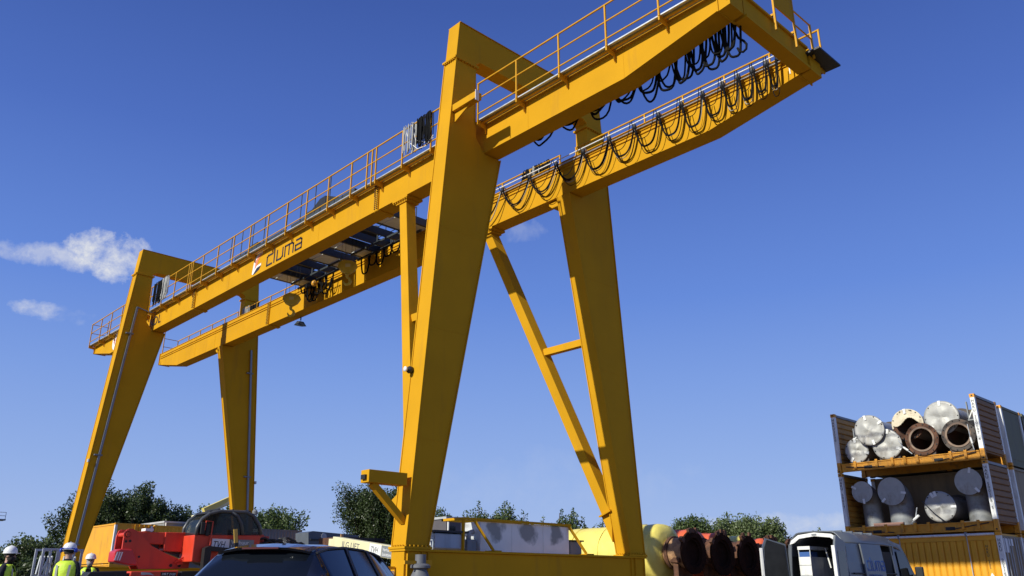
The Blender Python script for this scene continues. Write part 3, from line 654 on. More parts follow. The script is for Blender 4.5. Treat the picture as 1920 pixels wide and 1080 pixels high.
# ================================================================== container stack with pipes (right)
RX0, RX1, RY0, RY1 = .40, 6.22, 22.2, 24.62
def vtext(body, size, parent, x, y, z, mat=NAVY, step=None):
    step = step or size*1.0
    text('lettering', '\n'.join(body), size, parent, mat, (x, y, z), (1, 0, 0), (0, 0, 1), ext=.003, align='CENTER', line=step/size*.82)
def corner(mb, x, y, z): mb.box(x, x+.18, y, y+.17, z, z+.13)
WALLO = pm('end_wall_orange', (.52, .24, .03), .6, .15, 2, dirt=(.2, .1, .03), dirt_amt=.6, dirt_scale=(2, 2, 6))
def flat_rack(label, z0, z1, codeL, codeR):
    t = empty('flat_rack', label, 'container rack', (0, 0, 0))
    fl_ = MB(); fz = z0+.36
    fl_.box(RX0+.19, RX1-.19, RY0+.03, RY0+.10, z0+.02, fz); MB().box(RX0+.19, RX1-.19, RY1-.10, RY1-.03, z0+.02, fz).build('side_beam', CONO, t)
    side = fl_.build('side_beam', CONO, t)
    MB().box(RX0+.19, RX1-.19, RY0-.0, RY0+.028, fz-.035, fz).build('beam_flange', CONO, side); MB().box(RX0+.19, RX1-.19, RY0-.0, RY0+.028, z0+.02, z0+.06).build('beam_flange', CONO, side)
    for x in (1.55, 4.35): MB().box(x, x+.34, RY0+.018, RY0+.029, z0+.09, z0+.21).build('fork_pocket', BLACK, side)
    for x in (1.2, 2.1, 2.75, 3.25, 3.75, 5.0, 5.55):
        MB().box(x-.05, x+.05, RY0-.045, RY0+.028, z0+.10, fz+.06).build('lashing_lug', CONO, side)
    MB().tube([(RX0+.4, RY0-.02, z0+.22), (1.3, RY0-.03, z0+.17), (2.4, RY0-.02, z0+.10)], .02, 5).build('lashing_strap', DARK, side)
    MB().tube([(RX1-.3, RY0-.02, z0+.30), (5.2, RY0-.03, z0+.20), (4.5, RY0-.02, z0+.10)], .02, 5).build('lashing_strap', DARK, side)
    MB().box(RX0+.19, RX1-.19, RY0+.10, RY1-.10, z0+.30, fz-.01).build('deck', PLANK, t)
    for sidx, (xa, xb) in enumerate(((RX0, RX0+.16), (RX1-.16, RX1))):
        for ya, yb_ in ((RY0, RY0+.15), (RY1-.15, RY1)):
            MB().box(xa, xb, ya, yb_, z0+.135, z0+.42).build('corner_post', CONO, t)
            MB().box(xa, xb, ya, yb_, z0+.42, z1-.135).build('corner_post', WHITE, t)
            MB().box(xa-.01, xb+.01, ya-.01, yb_+.01, z0, z0+.135).build('corner_casting', CONO, t); cc = MB().box(xa-.01, xb+.01, ya-.01, yb_+.01, z1-.135, z1-.002).build('corner_casting', CONO, t)
            if ya < 23:
                for zz in (z0+.035, z1-.10): MB().lathe([(0, 0), (.035, 0), (.035, .004), (0, .004)], ((xa+xb)/2, ya-.0105, zz+.03), (0, -1, 0), 12).build('casting_hole', BLACK, cc)
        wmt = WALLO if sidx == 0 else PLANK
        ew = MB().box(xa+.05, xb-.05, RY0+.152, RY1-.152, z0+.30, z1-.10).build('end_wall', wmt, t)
        nn = 9; hh = (z1-.12-z0-.34)/nn
        for i in range(nn):
            zz = z0+.34+i*hh
            MB().prism([(xa+.02, zz+.03), (xa+.02, zz+hh-.05), (xa+.047, zz+hh), (xa+.047, zz)], 'Y', RY0+.16, RY1-.16).build('wall_rib', wmt, ew)
            MB().prism([(xb-.047, zz), (xb-.047, zz+hh), (xb-.0, zz+hh-.05), (xb-.0, zz+.03)], 'Y', RY0+.16, RY1-.16).build('wall_rib', wmt, ew)
        MB().box(xa+.03, xb-.0, RY0+.155, RY1-.155, z1-.118, z1-.02).build('top_bar', GREY, ew)
    vtext(codeL, .15, t, RX0+.075, RY0-.005, z1-.32); vtext(codeR, .15, t, RX1-.085, RY0-.005, z1-.32)
    return t
flat_rack('orange flat rack with white posts on top of the stack, loaded with capped pipes', 5.54, 8.05, 'HAKU3000', 'HAKU 300097 4')
flat_rack('shaded orange flat rack in the middle of the stack, holding grey pipe bends', 2.95, 5.52, 'HAKU 50017', 'HAKU 500178 5')
# bottom container
bc = empty('shipping_container', 'yellow panelled container at the bottom of the stack behind the van', 'container')
z0, z1 = .36, 2.93
MB().box(RX0+.08, RX1-.08, RY0+.09, RY1-.06, z0+.1, z1-.06).build('body', CONY, bc)
n = 23; wd = (RX1-RX0-.36)/n
pme = MB().prism([(.012, 0), (.05, -.03), (wd-.05, -.03), (wd-.012, 0), (wd-.012, .02), (.012, .02)], 'Z', z0+.2, z1-.30).mesh('panel', CONY)
for i in range(n): inst('panel', pme, bc, (RX0+.18+i*wd, RY0+.065, 0))
MB().box(RX0+.18, RX1-.18, RY0+.02, RY0+.088, z1-.29, z1-.12).build('top_beam', CONY, bc); MB().box(RX0+.18, RX1-.18, RY0+.02, RY0+.088, z0+.02, z0+.19).build('bottom_beam', CONY, bc)
MB().tube([(RX0+.2, RY0-.03, z1-.08), (RX1-.2, RY0-.03, z1-.08)], .045, 8).build('roof_tube', WHITE, bc)
for x in (2.55, 5.05):
    MB().tube([(x, RY0-.005, z1-.08), (x, RY0-.005, z0+.3)], .016, 6).build('tension_cable', LGREY, bc); MB().box(x-.03, x+.03, RY0-.09, RY0+.02, z1-.14, z1+.01).build('cable_clamp', GREY, bc)
for xa, xb in ((RX0, RX0+.17), (RX1-.17, RX1)):
    for ya, yb_ in ((RY0, RY0+.16), (RY1-.16, RY1)):
        MB().box(xa, xb, ya, yb_, z0+.135, z1-.135).build('corner_post', WHITE, bc)
        MB().box(xa-.01, xb+.01, ya-.01, yb_+.01, z0, z0+.135).build('corner_casting', CONO, bc); MB().box(xa-.01, xb+.01, ya-.01, yb_+.01, z1-.135, z1-.005).build('corner_casting', CONO, bc)
vtext('HAKU', .14, bc, RX1-.085, RY0-.005, z1-.35); vtext('205167', .14, bc, RX1-.085, RY0-.005, z1-1.05); vtext('5', .14, bc, RX1-.085, RY0-.005, z1-2.05); vtext('HAKU 205', .13, bc, RX1-.55, RY0+.03, z1-.55, step=.13)
MB().prism([(RX1-.62, 1.34), (RX1-.44, 1.34), (RX1-.53, 1.50)], 'Y', RY0+.028, RY0+.034).build('warning_mark', WHITEC, bc)
# its end doors
ed = MB().box(RX1-.079, RX1-.02, RY0+.165, RY1-.165, z0+.14, z1-.14).build('end_door', TAN, bc)
for y in (22.55, 22.9, 23.15, 23.65, 23.9, 24.25): MB().tube([(RX1+.01, y, z0+.2), (RX1+.01, y, z1-.2)], .02, 6).build('lock_rod', LGREY, ed)
for y, zz, hh in ((22.45, 2.2, .5), (23.0, 2.45, .25)): MB().box(RX1-.018, RX1-.008, y, y+.45, zz, zz+hh).build('sticker', WHITEC, ed)
for x in (.8, 3.2, 5.6): MB().box(x, x+.25, RY0, RY1, .006, .35).build('sleeper', PLANK, bc)

# stacks standing behind
def shut_box(label, x0, x1, y0, y1, z0, z1, mat, white=False, nm='shipping_container', doors=True, ribs=None):
    t = empty(nm, label, 'container', (0, 0, 0))
    MB().box(x0+.05, x1-.05, y0+.05, y1-.05, z0+.08, z1-.03).build('body', mat, t)
    for xa in (x0, x1-.15):
        for ya in (y0, y1-.15):
            MB().box(xa, xa+.15, ya, ya+.15, z0+.12, z1-.12).build('corner_post', WHITE if white else mat, t)
            for za in (z0, z1-.119): MB().box(xa-.01, xa+.16, ya-.01, ya+.16, za, za+.118).build('corner_casting', CONO if white else mat, t)
    for za in (z0+.02, z1-.12):
        MB().box(x0+.165, x1-.165, y0+.01, y0+.09, za, za+.1).build('rail', mat, t); MB().box(x1-.09, x1-.01, y0+.165, y1-.165, za, za+.1).build('rail', mat, t); MB().box(x0+.165, x1-.165, y1-.09, y1-.01, za, za+.1).build('rail', mat, t)
    if doors:
        for y in [y0+.35+i*(y1-y0-.7)/5 for i in range(6)]: MB().tube([(x1-.02, y, z0+.2), (x1-.02, y, z1-.2)], .022, 6).build('lock_rod', LGREY, t)
    if ribs == '-Y':
        nr = int((x1-x0)/.28); wd_ = (x1-x0-.3)/nr
        me = MB().prism([(.02, .0), (.08, -.035), (wd_*.55, -.035), (wd_*.55+.06, 0)], 'Z', z0+.125, z1-.125).mesh('side_rib', mat)
        for i in range(nr): inst('side_rib', me, t, (x0+.15+i*wd_, y0+.049, 0))
    if ribs == '+X':
        nr = int((y1-y0)/.28); wd_ = (y1-y0-.3)/nr
        me = MB().prism([(0, .02), (.035, .08), (.035, wd_*.55), (0, wd_*.55+.06)], 'Z', z0+.125, z1-.125).mesh('side_rib', mat)
        for i in range(nr): inst('side_rib', me, t, (x1-.049, y0+.15+i*wd_, 0))
    return t
for i, (zz, mt, lb) in enumerate(((.36, TAN, 'tan container end with lock rods, bottom of the second stack'), (2.95, TAN, 'tan container end in the middle of the second stack'), (5.54, OLIVE, 'olive container with white corner post on top of the second stack'))):
    t = shut_box(lb, .6 if i < 2 else 3.87, 6.3, 24.85, 27.28, zz, zz+2.55 if i < 2 else zz+2.42, mt, white=True, doors=(i == 0))
    if i: MB().box(6.23, 6.26, 25.05, 27.1, zz+.3, zz+2.3).build('end_panel', mt, t)
for i, (zz, mt, lb) in enumerate(((.36, CGREY, 'grey container with lock rods, bottom of the third stack'), (2.95, OLIVE, 'olive container with lock rods in the middle of the third stack'), (5.54, OLIVE, 'olive container with lock rods on top of the third stack'))):
    t = shut_box(lb, .6 if i < 2 else 3.87, 6.3, 27.5, 29.9, zz, zz+2.55 if i < 2 else zz+2.42, mt)
    for y, hh in ((28.0, .35), (28.7, .5)): MB().box(6.255, 6.262, y, y+.4, zz+1.3, zz+1.3+hh).build('sticker', WHITEC, t)
shut_box('olive half-height container added behind the top rack to block the bright sky gap', .6, 3.8, 24.85, 27.28, 5.54, 6.95, OLIVE, doors=False)  # made-up box that closes the bright sky gap below the top rack
t = shut_box('grey container with lock rods standing beyond the third stack', .6, 6.3, 30.1, 32.5, .36, 2.9, CGREY); t = shut_box('olive container with lock rods stacked beyond the third stack', .6, 6.3, 30.1, 32.5, 2.95, 5.5, OLIVE)

# ---- pipes on the racks
def pipe(label, x, y, z, r, kind, ln=2.1, rot=0., capm=None):
    t = empty('pipe_section', label, 'pipe', (x, y, z), group=None)
    body = pm('pipe_body_grey', (.36, .37, .37), .5, .15, 2, metal=.15, dirt=(.16, .13, .1), dirt_amt=.7, dirt_scale=(3, 3, 3)) if kind != 'rust' else RUSTG
    rb = r*.80
    sh = MB().lathe([(rb, .05), (rb, ln), (rb-.03, ln), (rb-.03, .05)], (0, 0, 0), (0, 1, 0), 36).build('shell', body, t, smooth=True); autosmooth(sh)
    if kind != 'cap': 
        MB().lathe([(rb-.034, .045), (rb-.034, ln-.01)], (0, 0, 0), (0, 1, 0), 36).build('bore', BORE, t, smooth=True)
    fm = {'rust': RUST, 'dark': RUSTG}.get(kind, RUSTL if kind == 'broken' else CAPM)
    for yy in ((0., .05), (ln-.02, ln+.03)):
        ri = rb-.05 if kind != 'cap' else rb-.02
        autosmooth(MB().lathe([(ri, yy[0]), (r, yy[0]), (r, yy[1]), (ri, yy[1]), (ri, yy[0])], (0, 0, 0), (0, 1, 0), 40).build('flange', RUST if kind in ('rust', 'broken') else RUSTG, t))
    if kind in ('rust', 'dark'):
        autosmooth(MB().lathe([(rb-.09, -.03), (rb-.02, -.03), (rb-.02, -.002), (rb-.09, -.002), (rb-.09, -.03)], (0, 0, 0), (0, 1, 0), 40).build('raised_ring', pm('ring_tan', (.24, .16, .11), .6, .25, 5), t))
    nb = 14; bm_ = MB()
    for i in range(nb):
        a = 2*PI*i/nb+rot; bm_.tube([(r*.92*math.cos(a), -.001, r*.92*math.sin(a)), (r*.92*math.cos(a), -.035, r*.92*math.sin(a))], .028, 6)
    if kind != 'cap':
        bm_.build('flange_bolts', BLACK, t)['kind'] = 'stuff'
    if kind in ('cap', 'broken'):
        # dented cover sheet
        nr, ns = (8, 44) if kind == 'cap' else (30, 150); vs = [(0, -.02, 0)]; fs = []
        for i in range(1, nr+1):
            for k in range(ns):
                a = 2*PI*k/ns; rr = r*1.01*i/nr*(1+.012*math.sin(3*a+rot)) 
                dn = -.02+(.035*math.sin(rr*7+rot*3)*math.cos(2*a+rot)+random.uniform(-.006, .006))*(1-(i/nr)**3)
                vs.append((rr*math.cos(a), dn-.012, rr*math.sin(a)))
        for k in range(ns): fs.append((0, 1+k, 1+(k+1) % ns))
        for i in range(nr-1):
            for k in range(ns): fs.append((1+i*ns+k, 1+i*ns+(k+1) % ns, 1+(i+1)*ns+(k+1) % ns, 1+(i+1)*ns+k))
        if kind == 'broken':
            def keep(f):
                c = sum((Vector(vs[i]) for i in f), Vector())/len(f)
                return c.z > .18*r+.25*r*math.sin(c.x*6+1) or Vector((c.x, c.z)).length > r*.9 and c.z > -.2*r and c.x < 0
            fs = [f for f in fs if keep(f)]
        cp = MB().add(vs, fs).build('cover_sheet', capm or CAPM, t, smooth=True)
        so_ = cp.modifiers.new('thick', 'SOLIDIFY'); so_.thickness = .012
        for a in (PI/2+rot*.2, -.6+rot, PI+.7+rot)[: 3 if kind == 'cap' else 2]:
            c = Vector((math.cos(a)*r*.86, -.055, math.sin(a)*r*.86)); d = Vector((math.cos(a), 0, math.sin(a)))
            MB().bar(c-d*.1, c+d*.1, .10, .012, side=(-d.z, 0, d.x)).build('cover_tab', WHITE, t)
        bs = MB()
        for i in range(8):
            a = 2*PI*i/8+rot; bs.tube([(r*.93*math.cos(a), -.02, r*.93*math.sin(a)), (r*.93*math.cos(a), -.06, r*.93*math.sin(a))], .026, 6)
        bs.build('cover_bolts', BLACK, t)['kind'] = 'stuff'
    return t
def foot(t, r, h):
    MB().box(-.42, .42, .08, .22, -r-h, -r*.70).build('saddle_foot', RUSTG, t); MB().box(-.42, .42, 1.7, 1.84, -r-h, -r*.70).build('saddle_foot', RUSTG, t)
pt = pipe('small dented capped pipe at the lower left of the top rack', 1.26, 22.42, 6.42, .50, 'cap', rot=.3); foot(pt, .50, .02)
pt = pipe('capped pipe with dented cover at the upper left of the top rack', 2.02, 22.16, 7.16, .62, 'cap', rot=1.1)
pt = pipe('capped pipe with stained lower cover, second from left on the top rack floor', 2.60, 22.30, 6.52, .60, 'cap', rot=2.0); foot(pt, .60, .02)
pt = pipe('pipe with torn cream cover in the middle of the upper row', 3.52, 22.36, 7.22, .63, 'broken', rot=.4, capm=CAPC)
pt = pipe('open rusty flanged pipe in the middle of the top rack floor', 4.05, 22.14, 6.54, .64, 'rust'); foot(pt, .64, .0)
pt = pipe('large pipe with flat pale cover at the upper right of the top rack', 4.85, 22.40, 7.32, .66, 'cap', rot=0)
pt = pipe('open dark grey flanged pipe at the right end of the top rack floor', 5.42, 22.16, 6.54, .62, 'dark'); foot(pt, .62, .02)
def small_frame(label, x, y, z, hh):
    t = empty('valve_bracket', label, 'bracket', (x, y, z))
    MB().box(-.18, .18, -.05, .05, 0, .05).build('base_plate', GREY, t); MB().box(-.16, -.12, -.04, .04, .05, hh).build('upright', GREY, t); MB().box(.10, .14, -.04, .04, .05, hh*.8).build('upright', WHITE, t); MB().bar((-.14, 0, .08), (.12, 0, hh*.75), .04).build('brace', WHITE, t)
small_frame('dark steel bracket left of the upper left capped pipe', 1.22, 22.75, 6.86, .55); small_frame('white steel bracket behind the right post of the top rack', 5.82, 22.9, 7.15, .75)
tb = empty('lashing_chain', 'lashing chain with turnbuckle before the rusty pipe on the top rack', 'chain', (3.3, 22.1, 6.1)); MB().tube([(-.15, 0, .5), (.0, 0, .2), (.32, -.02, -.1)], .02, 6).build('chain', LGREY, tb); MB().tube([(.0, 0, .2), (.18, -.01, .05)], .04, 8).build('turnbuckle', WHITE, tb)
tb = empty('lashing_chain', 'lashing chain with turnbuckle by the dark pipe at the right post', 'chain', (5.85, 22.1, 6.1)); MB().tube([(-.02, 0, .8), (.0, 0, .2), (.06, 0, -.2)], .015, 6).build('chain', LGREY, tb); MB().tube([(.0, 0, .3), (.03, 0, .05)], .035, 8).build('turnbuckle', WHITE, tb)
def elbow(label, x, z, r, rot, zf=3.32):
    t = empty('pipe_bend', label, 'pipe', (x, 22.45, z))
    rb = r*.86; R_ = .85; pts = [(0, .04, 0), (0, .12, 0)]
    for i in range(9):
        a = i/8*PI/2; pts.append((0, .14+R_*math.sin(a)*.75, -R_*(1-math.cos(a))*.6))
    pts.append((0, .14+R_*.75, zf-z))
    autosmooth(MB().tube(pts, rb, 32).build('bend_shell', PIPEG, t))
    autosmooth(MB().lathe([(rb-.05, 0), (r, 0), (r, .05), (rb-.05, .05)], (0, 0, 0), (0, 1, 0), 36).build('flange', RUSTG, t))
    MB().lathe([(0, -.02), (r*.99, -.016), (r*.99, -.002), (0, -.002)], (0, 0, 0), (0, 1, 0), 36).build('cover_sheet', CAPM, t)
    for a in (rot, rot+2.2):
        c = Vector((math.cos(a)*r*.86, -.03, math.sin(a)*r*.86)); d = Vector((math.cos(a), 0, math.sin(a)))
        MB().bar(c-d*.1, c+d*.1, .09, .012, side=(-d.z, 0, d.x)).build('cover_tab', WHITE, t)
    MB().box(-.5, .5, .2, 1.2, zf-z-.0, zf-z+.04).build('base_plate', RUSTG, t)
elbow('shaded grey pipe bend at the left of the middle rack', 1.22, 4.72, .44, 2.6); elbow('shaded grey pipe bend, second from left on the middle rack', 2.42, 4.66, .56, 3.9); elbow('shaded grey pipe bend at the right of the middle rack', 5.38, 4.80, .50, 5.4)
pt = pipe('straight capped pipe with sunlit lower edge lying on the middle rack', 4.22, 22.42, 3.94, .58, 'cap', rot=2.4, ln=1.9)
MB().box(1.55, 2.75, 22.34, 22.46, 3.315, 3.44).build('packing_timber', pm('pinkish_timber', (.36, .2, .15), .7), None); tag(bpy.data.objects['packing_timber'], 'reddish timber lying along the front of the middle rack', 'timber')
tb = empty('lashing_chain', 'white lashing chain and turnbuckle on the middle rack', 'chain', (3.35, 22.25, 3.4)); MB().tube([(-.25, 0, -.05), (-.05, 0, .2), (.05, 0, .55)], .02, 6).build('chain', LGREY, tb); MB().tube([(-.15, 0, .08), (.08, 0, .25)], .05, 8).build('turnbuckle', WHITE, tb)
tb = empty('lashing_chain', 'chain hanging over the straight pipe on the middle rack', 'chain', (4.2, 22.3, 3.6)); MB().tube([(-.6, 0, .6), (-.2, -.02, .1), (.3, -.05, -.35)], .02, 6).build('chain', DARK, tb)

# ================================================================== wrapped tanks with rusty flanged ends
FLG = pm('flange_dark', (.034, .016, .010), .95, .3, 4, dirt=(.05, .02, .012), dirt_amt=.6, dirt_scale=(5, 5, 5), spec=.05)
def tank(label, y, xf, zc, rb, col_, ln, rf, seed, rusty=RUSTL):
    random.seed(seed)
    t = empty('wrapped_tank', label, 'tank', (xf, y, 0))
    # tarpaulin wrapped body along X with sagging folds
    nx, ns = 44, 40; vs = []; fs = []
    prof = [(0, 0.55), (.02, .80), (.08, .93), (.18, .99)]
    for i in range(nx+1):
        u = i/nx; x = -.98-u*ln
        k = min(1., math.sqrt(max(0., 1-(1-min(1, u*ln/.32))**2))) if u*ln < .32 else 1.
        k = .74+.26*k
        band = .015*math.sin(u*ln*9)
        for j in range(ns):
            a = 2*PI*j/ns; r_ = rb*(k+band*.6+.012*math.sin(6*a+i*.9)+random.uniform(-.006, .006))
            vs.append((x, r_*math.cos(a), zc+r_*math.sin(a)))
    for i in range(nx):
        for j in range(ns): fs.append((i*ns+j, i*ns+(j+1) % ns, (i+1)*ns+(j+1) % ns, (i+1)*ns+j))
    fs.append(tuple(range(ns))); fs.append(tuple(nx*ns+j for j in range(ns)))
    MB().add(vs, fs).build('tarpaulin_wrap', col_, t, smooth=True)
    # band straps
    for u in (.22, .55, .85):
        MB().lathe([(rb*1.012, -.03), (rb*1.022, -.03), (rb*1.022, .03), (rb*1.012, .03)], (-.98-u*ln, 0, zc), (1, 0, 0), 40).build('strap', col_, t)
    rn = rf*.72
    autosmooth(MB().lathe([(rn*.86, -1.2), (rn*.86, -.82), (rn, -.76), (rn, -.10), (rn*1.08, -.07), (rf*.98, 0)], (0, 0, zc), (1, 0, 0), 36).build('neck', rusty, t))
    autosmooth(MB().lathe([(rn*1.10, -.82), (rn*1.10, -.70), (rn*1.0, -.70)], (0, 0, zc), (1, 0, 0), 36).build('neck_band', RUST, t))
    autosmooth(MB().lathe([(rn*.8, -.01), (rf, -.01), (rf, .07), (rn*.95, .07), (rn*.90, -.10), (rn*.5, -.16), (0, -.16)], (0, 0, zc), (1, 0, 0), 40).build('flange', FLG, t))
    for a in random.sample((62, 78, 92, 106, 125, 148, 36, 12), 5):
        a = math.radians(a+random.uniform(-5, 5)); d = Vector((0, math.cos(a), math.sin(a)))
        c = Vector((.03, 0, zc))+d*(rf+.03)
        MB().bar(c-d*.09, c+d*random.uniform(.02, .12), random.uniform(.06, .14), random.uniform(.10, .2), side=(1, 0, 0)).build('lug', RUST, t)
    MB().bar((-.65, -rn*.75, zc-rn*.45), (-.2, -rn*.95, zc-rn*.5), .12, .16).build('bracket', RUST, t)
    MB().box(-1.0-ln*.3-.12, -1.0-ln*.3+.12, -rb*.8, rb*.8, .006, max(.06, zc-rb*.75)).build('cradle', RUST, t); MB().box(-1.0-ln*.85-.12, -1.0-ln*.85+.12, -rb*.8, rb*.8, .006, max(.06, zc-rb*.75)).build('cradle', RUST, t)
    MB().box(-.55, -.35, -rn*.8, rn*.8, .006, zc-rn*.7).build('cradle', RUST, t)
    return t
tank('yellow tarpaulin-wrapped tank with rusty flanged end behind the far leg', 12.95, -.80, 2.16, 1.02, TARPY, 4.6, .72, 3)
tank('red-wrapped tank with rusty flange, second in the row', 14.75, -.80, 2.14, .92, TARPR, 3.6, .74, 4, RUST)
tank('red-wrapped tank with rusty flange, third in the row', 16.5, -.8, 2.10, .90, TARPR, 3.6, .74, 5, RUST)
tank('yellow-wrapped tank with rusty flange, fourth in the row', 18.2, -.8, 2.08, .88, TARPY, 3.6, .74, 6, RUST)
tank('red-wrapped tank with rusty flange, farthest in the row beside the van', 19.9, -.85, 2.05, .86, TARPR, 3.6, .72, 8, RUST)
random.seed(21)
tb = empty('steel_offcut', 'rusty flat plate lying before the row of flanged tanks', 'steel plate', (.75, 17.6, .85)); MB().box(-.5, .5, -1.6, 1.6, .0, .06).build('plate', RUSTL, tb); MB().box(-.4, .4, -1.2, -1.0, -.844, -.003).build('trestle', RUST, tb); MB().box(-.4, .4, 1.0, 1.2, -.844, -.003).build('trestle', RUST, tb)

# ================================================================== van with open rear doors
van = empty('delivery_van', 'silver van with both rear doors and its side door open', 'van', (3.70, 13.1, 0))
VL, VW, VH = 5.6, 1.0, 2.66
def vsec(z):                                                    # half width at a height
    if z < 1.15: return VW
    if z < 2.35: return VW-.10*((z-1.15)/1.2)**1.5
    return VW-.10-.35*((z-2.35)/(VH-2.35))**1.8
def wall(mb, y0, y1, zs, sgn, th=.04, off=0.):
    for a, b in zip(zs, zs[1:]):
        xa, xb = sgn*(vsec(a)+off), sgn*(vsec(b)+off); ia, ib = xa-sgn*th, xb-sgn*th
        lo_x = [(min(xa, ia), max(xa, ia)), (min(xb, ib), max(xb, ib))]
        mb.hexa([(lo_x[0][0], y0, a), (lo_x[0][1], y0, a), (lo_x[0][1], y1, a), (lo_x[0][0], y1, a), (lo_x[1][0], y0, b), (lo_x[1][1], y0, b), (lo_x[1][1], y1, b), (lo_x[1][0], y1, b)])
    return mb
ZW = [.45, .8, 1.15, 1.45, 1.75, 2.05, 2.3]
autosmooth(wall(MB(), 0.02, 4.0, ZW, -1).build('side_wall', VAN, van), 30)
autosmooth(wall(MB(), 0.02, 1.35, ZW, 1).build('rear_quarter', VAN, van), 30)
autosmooth(wall(MB(), 3.25, 3.5, ZW, 1).build('door_pillar', VAN, van), 30)
rp = [(-vsec(2.3), 2.3)]+[(-(VW-.10-.35*t), 2.35+(VH-2.35)*math.sin(t*PI/2)) for t in (0.05, .25, .5, .75, 1)]
rp = rp+[(-.30, VH+.02), (0, VH+.03)]; rp = rp+[(-x, z) for x, z in reversed(rp[:-1])]
inner = [(x*.95, z-.05) for x, z in rp]
vs = []; fs = []
ys = [0.0, 1.4, 2.8, 3.7, 4.15]; dz = [0, 0, 0, -.04, -.16]
for y, d in zip(ys, dz): vs += [(x, y, z+d) for x, z in rp]
nr_ = len(rp)
for i in range(len(ys)-1):
    for j in range(nr_-1): fs.append((i*nr_+j, i*nr_+j+1, (i+1)*nr_+j+1, (i+1)*nr_+j))
ro = MB().add(vs, fs).build('roof', VAN, van, smooth=True); m_ = ro.modifiers.new('thick', 'SOLIDIFY'); m_.thickness = .04; m_.offset = -1
for y in (.6, 1.3, 2.0, 2.7): MB().box(-.62, .62, y-.03, y+.03, VH-.02, VH+.045).build('roof_rib', VAN, ro)
# rear frame
for sg in (-1, 1):
    fr = MB()
    for a, b in zip(ZW, ZW[1:]): fr.bar((sg*(vsec(a)-.05), -.012, a), (sg*(vsec(b)-.05), -.012, b), .11, .05)
    fr.build('rear_frame', VAN, van)
MB().prism([(-.86, 2.30), (-.80, 2.42), (-.55, 2.58), (0, 2.64), (.55, 2.58), (.80, 2.42), (.86, 2.30), (.72, 2.34), (.52, 2.47), (0, 2.53), (-.52, 2.47), (-.72, 2.34)], 'Y', -.04, .02).build('rear_header', WHITE, van)  # white on a silver van: the header's sunlit brightness is put into its colour
MB().box(-.08, .08, -.055, -.042, 2.55, 2.60).build('brake_lamp', GREY, van)
MB().box(-.96, .96, .02, 4.0, .45, .52).build('floor', DARK, van); MB().box(-.94, .94, 3.3, 3.36, .53, 2.3).build('bulkhead', VANIN, van)
for sg in (-1, 1): MB().box(*sorted((sg*.905, sg*.925)), .1, 3.2, .55, 2.1).build('lining', VANIN, van)
MB().box(-1.0, 1.0, -.10, -.02, .3, .5).build('bumper', BLACK, van)
# rear doors, opened right round
def rdoor(name, hx, ang, sgn):
    d = empty_part(name, van, (hx, -.04, 0), ang)
    prof = [(0, .5), (.88, .5), (.88, 1.2), (.82, 2.25), (.70, 2.50), (.05, 2.32), (0, 1.2)]
    pf = [(sgn*x, z) for x, z in prof]
    MB().prism(pf, 'Y', -.03, .03).build('skin', VAN, d)
    inn = [(sgn*(.06+x*.86), .55+(z-.5)*.95) for x, z in prof]
    MB().prism(inn, 'Y', .031, .06).build('door_lining', VANIN, d)
    MB().prism([(sgn*.14, 1.30), (sgn*.74, 1.30), (sgn*.70, 2.05), (sgn*.14, 2.05)], 'Y', .0605, .068).build('window', VANIN, d)
    MB().prism([(sgn*.14, 1.30), (sgn*.74, 1.30), (sgn*.70, 2.05), (sgn*.14, 2.05)], 'Y', -.038, -.0305).build('window', GLASSD, d)
    MB().box(*sorted((sgn*.84, sgn*.905)), -.034, .064, .5, 2.2).build('edge_trim', WHITE, d)
    return d
def empty_part(name, parent, loc, rz):
    me = MB().box(-.02, .02, -.02, .02, .6, 2.2).mesh(name, BLACK); o = bpy.data.objects.new(name, me); col.objects.link(o); o.parent = parent; o.location = loc; o.rotation_euler = (0, 0, rz); return o
rdoor('rear_door', -.97, math.radians(232), 1)
rdoor('rear_door', .95, math.radians(95), -1)
# slid-back side door with lettering, and the black door opening
sdm = autosmooth(wall(MB(), .95, 2.35, ZW, 1, .05, .075).build('side_door', VAN, van), 30)
yv = 1.12
for chv, adv in (('c', .66), ('l', .26), ('u', .70), ('m', .92), ('a', 0)):
    mb = MB()
    for st in LT[chv]:
        for p_, q_ in zip(st, st[1:]):
            P_ = [Vector((vsec(1.52+b_*.27)+.078, yv+a_*.40, 1.52+b_*.27)) for a_, b_ in (p_, q_)]; dd = (P_[1]-P_[0]).normalized()*.022
            mb.bar(P_[0]-dd, P_[1]+dd, .048, .006, side=Vector((1, 0, 0)).cross(dd))
    mb.build('letter', BLUE, sdm); yv += adv*.40
text('lettering', 'montage & service', .12, sdm, BLUE, (1.079, 1.14, 1.34), (0, 1, 0), (-.02, 0, 1), ext=.003)
MB().tube([(1.03, .2, 1.42), (1.03, 3.2, 1.42)], .025, 6).build('door_track', BLACK, van)
MB().box(1.078, 1.11, 2.15, 2.30, 1.10, 1.16).build('door_handle', BLACK, sdm)
MB().tube([(vsec(.6)-.02, 2.6, .6), (vsec(2.2)-.02, 2.6, 2.2)], .01, 5).build('door_seal', BLACK, van)
